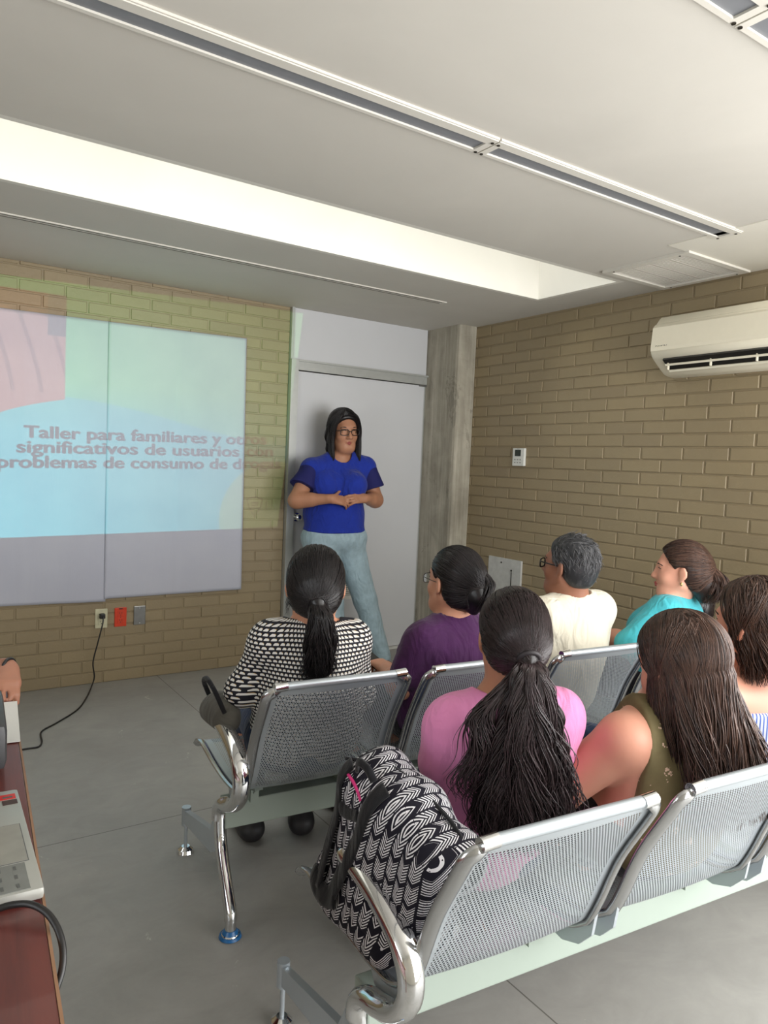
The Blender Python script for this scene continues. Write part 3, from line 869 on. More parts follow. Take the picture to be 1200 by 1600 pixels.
lo = bpy.data.objects.new('projector_lamp', lamp); C.objects.link(lo)
lo.location = LP; lo.rotation_euler = (Vector((0.86, FY, 1.72))-Vector(LP)).to_track_quat('-Z', 'Y').to_euler()

# ================================================================== TABLE, LAPTOP
def m_wood():
    n = NT('mahogany_laminate'); o = n.obj()
    a = n.noise(n.vscale(o, (30, 2.2, 30)), 1, 5, 0.6, 0.6)
    n.col(n.ramp(a, [(0.3, lin(82, 36, 34)), (0.6, lin(104, 48, 42)), (0.8, lin(120, 60, 50))]))
    n.b.inputs['Coat Weight'].default_value = 0.25
    return n.set(0.38, 0, 0.5)
M_WOOD = m_wood()
M_WOODE = plain('light_wood_edge', lin(150, 112, 84), 0.5)
tb = thing('wooden_table', 'dark red-brown wooden table at the lower left edge', 'table', (0.207, 1.40, 0), math.radians(-4.7))
MB().box((-0.45, -0.10, 0.735), (0.896, 1.90, 0.026), bev=0.002).build('table_top', M_WOOD, tb)
MB().box((0.0, -0.10, 0.735), (0.004, 1.90, 0.027)).build('edge_band', M_WOODE, tb)
for sx in (-0.82, -0.09):
    for sy in (-0.95, 0.75): MB().box((sx, sy, 0.361), (0.05, 0.05, 0.722), bev=0.004).build('leg', M_WOOD, tb)
MB().box((-0.14, -0.10, 0.60), (0.018, 1.62, 0.24)).build('apron', M_WOOD, tb)
pp = MB(); pp.quad((0, 0, 0), (0.21, 0, 0.0), (0.21, 0.297, 0.0), (0, 0.297, 0.0)); po = pp.build('paper_sheet', plain('white_paper', lin(226, 226, 222), 0.7, 0, 0.3, 0.01))
po.location = (0.030, 1.80, 0.7505); po.rotation_euler = (0, 0, math.radians(-6))
md = po.modifiers.new('thick', 'SOLIDIFY'); md.thickness = 0.0012; md.offset = 1
tag(po, 'white sheet of paper lying on the table under the projector corner', 'paper')

lap = thing('laptop', 'open silver laptop on the wooden table, only its palm rest in view', 'laptop', (0.190, 1.300, 0.750), math.radians(-1.7))
M_SILVER = plain('silver_plastic', lin(168, 168, 162), 0.4, 0.35, 0.5, 0.01)
M_KEY = plain('key_grey', lin(96, 98, 98), 0.5)
MB().box((-0.125, 0, 0.011), (0.25, 0.365, 0.018), bev=0.006).build('base', M_SILVER, lap, angle=40)
MB().box((-0.0525, -0.030, 0.0203), (0.080, 0.128, 0.0012)).build('touchpad', plain('touchpad', lin(158, 158, 150), 0.3, 0.3), lap)
MB().box((-0.0523, -0.030, 0.0200), (0.0825, 0.1305, 0.0012)).build('touchpad_rim', M_KEY, lap)
st = MB().box((-0.053, -0.138, 0.0202), (0.070, 0.078, 0.0012)).build('information_sticker', plain('sticker_grey', lin(118, 120, 116), 0.45), lap)
mk = plain('sticker_print', lin(86, 88, 86), 0.5)
for i in range(3):
    for j in range(3): MB().box((-0.075+i*0.021, -0.164+j*0.026, 0.0210), (0.004, 0.011, 0.0005)).build('marking', mk, st)
s1 = MB().box((-0.020, 0.150, 0.0202), (0.026, 0.020, 0.0012)).build('red_sticker', plain('sticker_red', lin(196, 38, 34), 0.4), lap); s1['label'] = 'red sticker'
MB().box((-0.020, 0.147, 0.0210), (0.016, 0.006, 0.0005)).build('marking', mk, s1)
s2 = MB().box((-0.018, 0.126, 0.0202), (0.024, 0.018, 0.0012)).build('dark_sticker', plain('sticker_dark', lin(60, 38, 34), 0.4), lap); s2['label'] = 'dark sticker'
kb = MB()
for i in range(6):
    for j in range(15): kb.box((-0.115-i*0.0195, -0.155+j*0.0222, 0.0208), (0.0165, 0.019, 0.003), bev=0.001)
kb.build('keyboard', M_KEY, lap)
MB().box((-0.262, 0, 0.12), (0.006, 0.36, 0.235), rot=Euler((0, math.radians(-14), 0)).to_matrix(), bev=0.002).build('lid', M_SILVER, lap)
cb = thing('charger_cable', 'black cable plugged into the laptop and looping over the table edge', 'cable', (0.10, 1.10, 0.755))
MB().cyl((-0.05, -0.012, 0.008), (0.02, 0.004, 0.008), 0.008, n=14).build('plug', M_CORD, cb)
pts = [(0.018, 0.004, 0.008), (0.040, -0.002, 0.012), (0.062, -0.018, 0.014), (0.080, -0.045, 0.008), (0.090, -0.075, -0.010), (0.088, -0.100, -0.036), (0.070, -0.12, -0.075), (0.03, -0.15, -0.20), (0.0, -0.30, -0.5), (-0.1, -0.34, -0.748)]
MB().tube(catmull(pts, 8), 0.0048, 10).build('cable', M_CORD, cb, smooth=True)

# ================================================================== BENCHES
def m_mesh_steel():
    n = NT('perforated_steel')
    u, v, _ = n.sep(n.uv())
    p = 0.0078
    row = n.math('FLOOR', n.math('DIVIDE', v, p*0.866))
    uu = n.math('SUBTRACT', n.math('FRACT', n.math('ADD', n.math('DIVIDE', u, p), n.math('MULTIPLY', n.math('MODULO', row, 2.0), 0.5))), 0.5)
    vv = n.math('MULTIPLY', n.math('SUBTRACT', n.math('FRACT', n.math('DIVIDE', v, p*0.866)), 0.5), 0.866)
    r = n.math('SQRT', n.math('ADD', n.math('MULTIPLY', uu, uu), n.math('MULTIPLY', vv, vv)))
    hole = n.math('LESS_THAN', r, 0.30)
    # solid margins: mask attribute painted on the mesh
    at = n.N.new('ShaderNodeAttribute'); at.attribute_name = 'perforated'
    hole = n.math('MULTIPLY', hole, n.math('GREATER_THAN', at.outputs['Fac'], 0.5))
    n.col(lin(186, 194, 200)); n.set(0.34, 0.55, 0.5)
    n.b.inputs['Alpha'].default_value = 1.0
    n.L.new(n.math('SUBTRACT', 1.0, hole), n.b.inputs['Alpha'])
    return n.m
M_PERF = m_mesh_steel()
M_SHELL = plain('painted_steel', lin(186, 194, 200), 0.34, 0.55, 0.5, 0.01)
M_RIM = plain('polished_rim', lin(190, 192, 194), 0.16, 0.95, 0.5, 0.02)
M_BEAM = plain('beam_paint', lin(158, 170, 160), 0.4, 0.1, 0.5, 0.01)
M_BLUE = plain('blue_film', lin(30, 96, 150), 0.3)
M_GREY = plain('foot_rubber', lin(90, 92, 92), 0.5)
# side profile of a seat: (y, z); back top first
PROF_KEY = [(-0.312, 0.787), (-0.290, 0.745), (-0.232, 0.645), (-0.205, 0.585), (-0.180, 0.520), (-0.160, 0.475), (-0.142, 0.447), (-0.105, 0.422), (-0.055, 0.410), (0.05, 0.405), (0.16, 0.412), (0.25, 0.424), (0.30, 0.428), (0.34, 0.418), (0.365, 0.395)]
PROF = [(p.x, p.y) for p in (Vector((a, b)) for a, b in [(q.x, q.y) for q in catmull([(a, b, 0) for a, b in PROF_KEY], 4)])]
SW = 0.436; PITCH_S = 0.512
def make_seat(parent_loc):
    """one seat of the bench as parts parented later; returns list of objects"""
    out = []
    # shell sheet
    nx = 24; V = []; A = []; UV = []
    s = 0; prev = None; L = []
    for (y, z) in PROF:
        if prev: s += math.hypot(y-prev[0], z-prev[1])
        L.append(s); prev = (y, z)
    tot = L[-1]
    me = bpy.data.meshes.new('seat_shell')
    xs = [0.0, 0.012, 0.042]+list(np.linspace(0.05, SW-0.05, 18))+[SW-0.042, SW-0.012, SW]
    for i, x in enumerate(xs):
        for j, (y, z) in enumerate(PROF):
            dish = 0.010*math.sin(math.pi*x/SW)
            ny = -0.9 if z > 0.45 else -0.2; nz = -0.3 if z > 0.45 else -0.9
            V.append((x, y+ny*dish, z+nz*dish*0.7)); UV.append((x, L[j]))
            A.append(1.0 if (0.041 < x < SW-0.041 and 0.022 < L[j] < 0.385) or (0.041 < x < SW-0.041 and 0.47 < L[j] < tot-0.05) else 0.0)
    m = len(PROF); F = []
    for i in range(len(xs)-1):
        for j in range(m-1): F.append((i*m+j, (i+1)*m+j, (i+1)*m+j+1, i*m+j+1))
    me.from_pydata(V, [], F); me.update()
    ul = me.uv_layers.new(name='UVMap')
    at = me.attributes.new('perforated', 'FLOAT', 'POINT'); at.data.foreach_set('value', np.array(A, np.float32))
    li = np.empty(len(me.loops), np.int32); me.loops.foreach_get('vertex_index', li)
    ul.data.foreach_set('uv', np.array(UV, np.float32)[li].ravel())
    sh = link('seat_shell', me, M_PERF, None, True)
    out.append((sh, []))
    # rims on both sides: flat polished band following the profile
    for x in (-0.006, SW+0.006):
        sgn = -1 if x < 0 else 1
        pts = []
        for j, (y, z) in enumerate(PROF):
            k = max(0, 1-j/3.0)
            pts.append((x-sgn*0.035*k*k, y-0.004 if z > 0.45 else y, z-0.002))
        r = MB().tube(pts, [0.008]+[0.0155]*(len(pts)-2)+[0.010], 10, 0.5, up=None)
        o = r.build('side_rim', M_RIM, None, smooth=True)
        # the deep bend between back and seat
        cup = MB(); poly = [(y, z) for (y, z) in PROF if z < 0.53 and y < 0.02]
        inner = [(y-0.010, z-0.002) for (y, z) in poly]
        lo = [(-0.165, 0.425), (-0.130, 0.385), (-0.080, 0.366), (-0.03, 0.372)]
        pol = poly+lo[::-1]
        cup.prism(pol, x-0.004, x+0.004, 0)
        c = cup.build('rim_gusset', M_SHELL, None)
        out.append((o, [])); out.append((c, []))
    tb_ = MB().tube([(0.030, PROF[0][0]-0.003, PROF[0][1]+0.004), (SW-0.030, PROF[0][0]-0.003, PROF[0][1]+0.004)], 0.0115, 14).build('top_rail', M_SHELL, None, angle=50)
    out.append((tb_, []))
    for xx in ((0.012, 0.048), (SW-0.048, SW-0.012)):
        out.append((MB().tube([(xx[0], PROF[0][0]-0.004, PROF[0][1]+0.003), (xx[1], PROF[0][0]-0.003, PROF[0][1]+0.005)], 0.0132, 14).build('corner_clip', M_CHROME, None, angle=50), []))
    for xx in (0.060, SW-0.060):
        br = MB().box((xx, -0.015, 0.381), (0.026, 0.085, 0.052)).box((xx, -0.070, 0.402), (0.026, 0.045, 0.007), rot=Euler((math.radians(-18), 0, 0)).to_matrix())
        br.cyl((xx, -0.0575, 0.385), (xx, -0.062, 0.385), 0.005, n=10)
        out.append((br.build('bracket', M_BEAM, None), []))
    return [o for o, _ in out]
def make_arm():
    pts = [(0, 0.085, 0.598), (0, 0.04, 0.597), (0, -0.03, 0.590), (0, -0.10, 0.574), (0, -0.165, 0.545), (0, -0.197, 0.500), (0, -0.190, 0.448), (0, -0.150, 0.405), (0, -0.095, 0.378), (0, -0.045, 0.362), (0, -0.012, 0.335), (0, -0.008, 0.300)]
    p = catmull(pts, 5); n = len(p)
    return MB().tube(p, [0.021*min(1, 0.55+i*0.2) if i < 3 else 0.021 for i in range(n)], 16, 1.25, cap=True).build('armrest', M_CHROME, None, angle=60)
def make_leg_rear():
    pts = [(0, -0.008, 0.31), (0, -0.020, 0.24), (0, -0.055, 0.18), (0, -0.105, 0.115), (0, -0.135, 0.072), (0, -0.140, 0.05)]
    p = catmull(pts, 5)
    return MB().tube(p, 0.0185, 14, 1.15).cyl((0, -0.14, 0.062), (0, -0.14, 0.018), 0.017, n=18).build('rear_leg', M_CHROME, None, angle=60)
def make_leg_front():
    m = MB().prism([(-0.03, 0.29), (0.03, 0.29), (0.06, 0.235), (0.40, 0.150), (0.405, 0.118), (0.39, 0.105), (0.33, 0.118), (0.05, 0.165), (-0.015, 0.20)], -0.0095, 0.0095, 0)
    m.cyl((0, 0.385, 0.165), (0, 0.385, 0.100), 0.016, n=16).cyl((0, 0.385, 0.10), (0, 0.385, 0.02), 0.006, n=10)
    return m.build('front_leg', M_SHELL, None, angle=40)
def make_foot(y, blue):
    f = MB().cyl((0, y, 0.001), (0, y, 0.012), 0.030, 0.026, n=24).cyl((0, y, 0.012), (0, y, 0.022), 0.026, 0.014, n=24)
    o = f.build('foot', M_CHROME, None, angle=40)
    res = [o]
    if blue:
        r = MB().cyl((0, y, 0.002), (0, y, 0.010), 0.0335, 0.031, n=24).cyl((0, y, 0.010), (0, y, 0.024), 0.026, 0.019, n=24)
        b_ = r.build('blue_film', M_BLUE, o, angle=40); b_['label'] = 'torn blue protective film'; res.append(b_)
    return o
NSEAT = 5
BL = PITCH_S*NSEAT+0.09
ROT = math.radians(-4.6)
def make_bench(label, loc, blue_rear, blue_front, proto=None):
    root = thing('beam_bench', label, 'bench', loc, ROT, 'perforated steel waiting benches')
    def add(src, dx=0.0, first=False):
        o = src if first else src.copy()
        if not first: C.objects.link(o)
        o.parent = root; o.location = (dx, 0, 0)
        for ch in (list(src.children) if not first else []):
            c = ch.copy(); C.objects.link(c); c.parent = o
        return o
    if proto is None:
        proto = dict(seat=make_seat(None), arm=make_arm(), rl=make_leg_rear(), fl=make_leg_front(),
                     beam=MB().box((BL/2, 0, 0.314), (BL-0.02, 0.062, 0.084), bev=0.004).build('beam', M_BEAM, None),
                     fr=make_foot(-0.14, True), ff=make_foot(0.385, False), used=False)
    f0 = not proto['used']; proto['used'] = True
    for k in range(NSEAT):
        for o in proto['seat']: add(o, 0.032+k*PITCH_S, f0 and k == 0)
    add(proto['beam'], 0, f0)
    for i, x in enumerate((0.0, BL)):
        add(proto['arm'], x, f0 and i == 0); add(proto['rl'], x, f0 and i == 0); add(proto['fl'], x, f0 and i == 0)
        add(proto['fr'], x, f0 and i == 0); add(proto['ff'], x, f0 and i == 0)
    return proto
FAR = (0.838, 2.09, 0); NEAR = (0.778, 1.185, 0)
proto = make_bench('grey steel waiting bench of the front row, nearer the projected screen', FAR, True, False)
make_bench('grey steel waiting bench of the back row, with the backpack at its end', NEAR, True, True, proto)
def bench_pt(root, x, y, z):
    c, s = math.cos(ROT), math.sin(ROT); return np.array((root[0]+c*x-s*y, root[1]+s*x+c*y, z))

# ================================================================== PEOPLE
class Body:
    pass
def hand_prims(f, w, d, n, thumb, s=1.0, curl=(0.5, 0.5, 0.4), spread=0.10, tc=0.5):
    """w wrist, d direction of the fingers, n back of the hand, thumb +1/-1 side"""
    d = nrm(d); n = nrm(n-np.dot(n, d)*d); side = np.cross(d, n)*thumb
    w = np.array(w, float)
    def rot(v, ax, a): return v*math.cos(a)+np.cross(ax, v)*math.sin(a)+ax*np.dot(ax, v)*(1-math.cos(a))
    ax = np.cross(d, n)                       # rotate around this to bend towards the palm
    if np.dot(rot(d, ax, 0.3), n) > 0: ax = -ax
    off = [0.026, 0.009, -0.009, -0.026]; ln = [0.94, 1.05, 0.98, 0.78]
    f.cone(w-d*0.02, w+d*0.03, 0.021*s, 0.022*s, k=0.015)
    for i in range(4):
        kn = w+d*(0.080-0.004*abs(i-1))*s+side*off[i]*s
        f.cone(w+side*off[i]*0.6*s+d*0.01, kn, 0.015*s, 0.0115*s, k=0.014)
        v = nrm(d+side*spread*(1.5-i)*0.5); p = kn; r = 0.0092*s*(1.0 if i < 3 else 0.88)
        for L, c, r2 in zip((0.044, 0.027, 0.021), curl, (0.0082, 0.0074, 0.0064)):
            v = rot(v, ax, c*(1+0.12*i)); q = p+v*L*ln[i]*s
            f.cone(p, q, r, r2*s, k=0.0035); p = q; r = r2*s
    b = w+d*0.018*s+side*0.020*s
    v = nrm(d*0.75+side*0.75-n*0.25); q = b+v*0.040*s; f.cone(b, q, 0.015*s, 0.011*s, k=0.012)
    v = nrm(rot(v, n, -0.35*thumb)*1.0+d*0.25); p2 = q+v*0.032*s; f.cone(q, p2, 0.0105*s, 0.0088*s, k=0.005)
    v = nrm(v+d*0.3-n*tc*0.4); f.cone(p2, p2+v*0.024*s, 0.0088*s, 0.0068*s, k=0.004)

def head_prims(f, c, R, s, neck_to, neck_r=0.055, nose=1.0, jowl=0.0):
    c = np.array(c, float)
    def L(x, y, z): return c+R@(np.array([x, y, z])*s)
    f.ell(L(0, -0.015, 0.032), np.array([0.074, 0.094, 0.084])*s, R, k=0.02)
    f.ell(L(0, 0.026, -0.025), np.array([0.064, 0.066, 0.088])*s, R, k=0.03*s)
    f.cone(L(-0.018, 0.060, -0.092), L(0.018, 0.060, -0.092), 0.024*s, k=0.03*s)
    for q in (-1, 1):
        f.cone(L(q*0.052, -0.005, -0.055), L(q*0.022, 0.052, -0.090), (0.022+jowl*0.5)*s, 0.022*s, k=0.03*s)
        f.ell(L(q*0.036, 0.055, -0.032), np.array([0.026, 0.028, 0.026])*s, R, k=0.02*s)
    if jowl: f.ell(L(0, 0.030, -0.105), np.array([0.050, 0.045, 0.022+jowl])*s, R, k=0.03*s)
    f.cone(L(-0.034, 0.074, 0.026), L(0.034, 0.074, 0.026), 0.012*s, k=0.02*s)
    for q in (-1, 1): f.ell(L(q*0.031, 0.098, 0.004), np.array([0.019, 0.016, 0.012])*s, R, k=0.012*s, op='-')
    for q in (-1, 1): f.ell(L(q*0.031, 0.072, 0.004), np.array([0.016, 0.013, 0.011])*s, R, k=0.006*s)
    f.cone(L(0, 0.086, 0.012), L(0, 0.104*nose, -0.024), 0.0085*s, 0.0115*s, k=0.012*s)
    f.ell(L(0, 0.108*nose, -0.030), np.array([0.0125, 0.011, 0.010])*s, R, k=0.008*s)
    for q in (-1, 1): f.ell(L(q*0.013, 0.097, -0.033), np.array([0.0085, 0.010, 0.0075])*s, R, k=0.006*s)
    f.ell(L(0, 0.087, -0.058), np.array([0.021, 0.009, 0.0075])*s, R, k=0.006*s)
    f.ell(L(0, 0.084, -0.070), np.array([0.018, 0.009, 0.007])*s, R, k=0.006*s)
    for q in (-1, 1):
        Re = R@np.array([[math.cos(0.5*q), -math.sin(0.5*q), 0], [math.sin(0.5*q), math.cos(0.5*q), 0], [0, 0, 1]])
        f.ell(L(q*0.084, -0.010, -0.006), np.array([0.0080, 0.019, 0.032])*s, Re, k=0.006*s)
        f.ell(L(q*0.093, -0.003, -0.003), np.array([0.006, 0.010, 0.019])*s, Re, k=0.004*s, op='-')
        f.ell(L(q*0.081, -0.002, -0.034), np.array([0.006, 0.009, 0.010])*s, Re, k=0.005*s)
    f.cone(L(0, -0.028, -0.055), neck_to, neck_r*0.94, neck_r*1.08, k=0.03)

def face_parts(root, c, R, s, M, lips=None, brow=None, glasses=None, thick=0.0022, iris=None):
    c = np.array(c, float)
    def L(x, y, z): return tuple(c+R@(np.array([x, y, z])*s))
    Rm = Matrix([list(r) for r in R])
    for q in (-1, 1):
        e = MB().sphere(L(q*0.031, 0.0715, 0.004), 0.0122*s, (1.0, 1.0, 0.8), 16, Rm).build('eye', M['eye'], root, smooth=True)
        MB().sphere(L(q*0.031+0.001, 0.0800, 0.004), 0.0052*s, (1, 0.75, 1), 12, Rm).build('iris', M['iris'], e, smooth=True)
        MB().tube([L(q*0.017, 0.0815, 0.009), L(q*0.031, 0.0865, 0.0118), L(q*0.046, 0.0775, 0.008)], 0.0017*s, 8).build('eyelid', M['brow'], e, smooth=True)
        MB().tube(catmull([L(q*0.014, 0.0865, 0.024), L(q*0.026, 0.0895, 0.0285), L(q*0.040, 0.0835, 0.029), L(q*0.053, 0.070, 0.022)], 4), [0.0015*s]*4+[0.0026*s]*4+[0.0022*s]*4+[0.001*s], 8).build('eyebrow', M['brow'], root, smooth=True)
    lp = Field()
    lp.cone(L(-0.019, 0.086, -0.0625), L(0, 0.0955, -0.0585), 0.0028*s, 0.0048*s, k=0.004).cone(L(0, 0.0955, -0.0585), L(0.019, 0.086, -0.0625), 0.0048*s, 0.0028*s, k=0.004)
    lp.cone(L(-0.017, 0.085, -0.066), L(0, 0.0935, -0.0695), 0.0028*s, 0.0052*s, k=0.003).cone(L(0, 0.0935, -0.0695), L(0.017, 0.085, -0.066), 0.0052*s, 0.0028*s, k=0.003)
    lp.build('lips', M['lips'], root, h=0.0016)
    if glasses is not None:
        g = MB()
        for q in (-1, 1):
            pts = []
            for k in range(21):
                a = 2*math.pi*k/20; cx_, cz_ = math.cos(a), math.sin(a)
                x = q*0.034+0.0255*np.sign(cx_)*abs(cx_)**0.6; z = 0.000+0.0175*np.sign(cz_)*abs(cz_)**0.6
                pts.append(L(x, 0.104-abs(x)*0.16, z))
            g.tube(pts, thick*s, 8, cap=False)
            g.tube(catmull([L(q*0.059, 0.0935, 0.008), L(q*0.072, 0.080, 0.008), L(q*0.082, 0.02, 0.004), L(q*0.085, -0.022, 0.002), L(q*0.086, -0.036, -0.018)], 4), thick*0.9*s, 8)
        g.tube([L(-0.009, 0.1035, 0.004), L(0, 0.106, 0.007), L(0.009, 0.1035, 0.004)], thick*0.9*s, 8)
        go = g.build('glasses', glasses, root, smooth=True)
        for q in (-1, 1):
            V = []
            for k in range(20):
                a = 2*math.pi*k/20; cx_, cz_ = math.cos(a), math.sin(a)
                x = q*0.034+0.0255*np.sign(cx_)*abs(cx_)**0.6; z = 0.0175*np.sign(cz_)*abs(cz_)**0.6
                V.append(L(x, 0.104-abs(x)*0.16, z))
            m_ = bpy.data.meshes.new('lens'); m_.from_pydata(V, [], [tuple(range(20))]); m_.update(); link('lens', m_, M_GLASS, go)

M_EYE = plain('eye_white', lin(226, 220, 212), 0.2, 0, 0.5, 0.01)
M_IRIS = plain('dark_iris', lin(38, 24, 18), 0.15)
def fmat(lips, brow): return dict(eye=M_EYE, iris=M_IRIS, lips=plain('lips', lips, 0.4), brow=plain('brow_hair', brow, 0.7))

def torso(f, P, infl=0.0):
    """pelvis, waist, chest, shoulders from the joints in P"""
    R = P['Rt']; hip, wst, cst, nb = P['hip'], P['waist'], P['chest'], P['neck']
    g = P['girth']
    up = nrm(cst-hip); rt = nrm(R[:, 0]-up*np.dot(up, R[:, 0])); fw = np.cross(up, rt); RR = np.stack([rt, fw, up], 1)
    f.ell(hip, np.array([0.155*g[0], 0.108*g[0], 0.115])+infl, RR, k=0.05)
    f.ell(wst, np.array([0.132*g[1], 0.100*g[1], 0.14])+infl, RR, k=0.08)
    f.ell(cst, np.array([0.135*g[2], 0.098*g[2], 0.145])+infl, RR, k=0.08)
    if P.get('bust'):
        for q in (-1, 1): f.ell(cst+rt*q*0.07*g[2]+fw*0.085*g[2]-up*0.02, np.array([0.062, 0.05, 0.06])*P['bust']+infl, RR, k=0.05)
    if P.get('belly'): f.ell(wst+fw*0.05-up*0.03, np.array([0.13, 0.10, 0.11])*P['belly']+infl, RR, k=0.07)
    SL, SR = P['sh']
    for S in (SL, SR):
        f.cone(nb-up*0.055, S, 0.046*P['sr']+infl, 0.050*P['sr']+infl, k=0.05)
        f.cone(cst+up*0.02, S, 0.075*P['sr']+infl, 0.048*P['sr']+infl, k=0.05)
        f.cone(nb+up*0.02, nb*0.45+S*0.55, 0.040*P['sr']+infl, 0.035*P['sr']+infl, k=0.05)
def arm(f, P, i, infl=0.0, upto=2.0, r=None):
    S, E, W = P['sh'][i], P['el'][i], P['wr'][i]; r = r or P['ar']
    f.cone(S, S+(E-S)*min(1, upto), r[0]+infl, r[0]+(r[1]-r[0])*min(1, upto)+infl, k=0.02)
    if upto > 1:
        t = min(1, upto-1)
        f.cone(E, E+(W-E)*t, r[1]*0.98+infl, r[1]+(r[2]-r[1])*t+infl, k=0.02)
        if t > 0.4 and infl < 0.004: f.cone(E+(W-E)*0.12, E+(W-E)*0.42, r[1]*0.99+infl, r[1]*0.86+infl, k=0.02)
def legs(f, P, infl=0.0, foot=True, upto=1.0):
    for i in (0, 1):
        H, K, A, T = P['hj'][i], P['kn'][i], P['an'][i], P['to'][i]; r = P['lr']
        f.cone(H, K, r[0]+infl, r[1]+infl, k=0.05)
        A2 = K+(A-K)*upto
        f.cone(K, A2, r[1]*0.97+infl, r[1]+(r[2]-r[1])*upto+infl, k=0.03)
        if infl < 0.006: f.cone(K+(A-K)*0.15-P['Rt'][:, 1]*0.015, K+(A-K)*0.45-P['Rt'][:, 1]*0.018, r[1]*0.86, r[1]*0.8, k=0.03)
        if foot:
            f.cone(A-np.array([0, 0, 0.03]), T, 0.034, 0.022, k=0.03); f.cone(A-np.array([0, 0, 0.035])-nrm((T-A)*[1, 1, 0])*0.03, A, 0.03, 0.034, k=0.03)
def shoes(root, P, m, name='shoe'):
    for i in (0, 1):
        A, T = P['an'][i], P['to'][i]; d = nrm((T-A)*[1, 1, 0]); s_ = np.cross(d, [0, 0, 1]); z0 = 0.03
        f = Field()
        h = A-d*0.045; h[2] = 0.045; t = T+d*0.02; t[2] = 0.036
        f.cone(h, t, 0.042, 0.033, k=0.02); f.cone(h+s_*0.008, t-d*0.03+s_*0.014, 0.035, 0.033, k=0.02); f.cone(h-s_*0.008, t-d*0.03-s_*0.014, 0.035, 0.033, k=0.02)
        f.cone(h+d*0.02, h+d*0.03+np.array([0, 0, 0.05]), 0.042, 0.036, k=0.02)
        f.cut((0, 0, 0.004), (0, 0, -1)); f.cut(h+d*0.03+np.array([0, 0, 0.055]), (0, 0, 1))
        f.build(name, m, root, h=0.006)

def seated(cx, cy, yaw, shz, headc, hyaw, hpitch=0.0, hroll=0.0, sw=0.165, hs=1.0, g=(1, 1, 1), seat=0.425, sr=1.0, ar=(0.046, 0.038, 0.026), lean=0.0, thigh=0.40, el=None, wr=None, hipy=None, lr=(0.082, 0.058, 0.040), **k):
    P = dict(k); R = rotz(yaw); P['Rt'] = R; P['girth'] = g; P['sr'] = sr; P['ar'] = ar; P['lr'] = lr
    base = np.array([cx, cy, 0.0])
    def W(x, y, z): return base+R@np.array([x, y, 0])+np.array([0, 0, z])
    P['W'] = W
    hb = 0.035-lean
    P['hip'] = W(0, hb+0.02, seat+0.105); P['waist'] = W(0, hb*0.6, seat+0.105+(shz-seat-0.105)*0.40)
    P['chest'] = W(0, 0.0, seat+0.105+(shz-seat-0.105)*0.72)
    P['neck'] = W(0, 0.0, shz+0.045)
    P['sh'] = [W(-sw, 0.0, shz), W(sw, 0.0, shz)]
    el = el or [(-sw-0.06, 0.04, shz-0.24), (sw+0.06, 0.04, shz-0.24)]
    wr = wr or [(-0.09, 0.26, seat+0.17), (0.09, 0.26, seat+0.17)]
    P['el'] = [W(*e) for e in el]; P['wr'] = [W(*e) for e in wr]
    P['hj'] = [W(-0.085, hb+0.05, seat+0.085), W(0.085, hb+0.05, seat+0.085)]
    P['kn'] = [W(-0.10, hb+0.05+thigh, seat+0.055), W(0.10, hb+0.05+thigh, seat+0.055)]
    P['an'] = [W(-0.10, hb+0.02+thigh, 0.085), W(0.10, hb+0.02+thigh, 0.085)]
    P['to'] = [W(-0.12, hb+0.16+thigh, 0.03), W(0.12, hb+0.16+thigh, 0.03)]
    P['head'] = np.array(headc, float); P['Rh'] = rot_ypr(hyaw, hpitch, hroll); P['hs'] = hs
    P['handd'] = [R@np.array([0.5, 0.8, -0.3]), R@np.array([-0.5, 0.8, -0.3])]; P['handn'] = [np.array([0, 0, 1.0])]*2
    P['hips_extra'] = True
    return P
def make_body(root, P, skin, h=0.0075, nose=1.0, jowl=0.0, neck_r=0.052, curl=(0.5, 0.5, 0.4)):
    f = Field(); torso(f, P); head_prims(f, P['head'], P['Rh'], P['hs'], P['neck']-np.array([0, 0, 0.02]), neck_r, nose, jowl)
    for i in (0, 1):
        arm(f, P, i); hand_prims(f, P['wr'][i], P['handd'][i], P['handn'][i], P.get('thumb', [1, -1])[i] if not P.get('thumbs') else P['thumbs'][i], P.get('hsz', 0.95), curl)
    legs(f, P)
    o = f.build('body', skin, root, h=h); P['field'] = f
    return f
def shirt(root, P, m, name='shirt', infl=0.012, sleeve=0.55, hem=None, collar_r=0.075, collar_up=0.02, seed=1, amp=0.006, h=0.008, uv=None, cuts=(), sl_infl=0.010, fr=9.0, arms=(0, 1), r=None):
    f = Field(); torso(f, P, infl)
    for i in arms:
        if sleeve > 0:
            arm(f, P, i, sl_infl, sleeve, r=r)
            S, E, Wr = P['sh'][i], P['el'][i], P['wr'][i]
    hz = P['hip'][2]-0.02 if hem is None else hem
    f.cut((0, 0, hz), (0, 0, -1))
    for c in cuts: f.cut(*c)
    amp = amp*1.5
    nb = P['neck']
    # neckline
    f.cone(nb+np.array([0, 0, 0.16]), nb+P['Rt'][:, 1]*0.02+np.array([0, 0, collar_up]), collar_r*1.35, collar_r, k=0.006, op='-')
    return f.build(name, m, root, h=h, noise=folds(seed, amp, fr), uv=uv)
def trousers(root, P, m, name='trousers', infl=0.010, upto=0.93, seed=2, h=0.009, top=None, amp=0.004, lower=None, uv=None):
    f = Field(); R = P['Rt']; g = P['girth']
    up = nrm(P['waist']-P['hip']); rt = R[:, 0]; fw = np.cross(up, rt); RR = np.stack([rt, fw, up], 1)
    f.ell(P['hip'], np.array([0.155*g[0], 0.108*g[0], 0.115])+infl, RR, k=0.05)
    legs(f, P, infl if lower is None else lower, foot=False, upto=upto)
    f.cut(P['hip']+up*(0.10 if top is None else top), up)
    return f.build(name, m, root, h=h, noise=folds(seed, amp, 11))

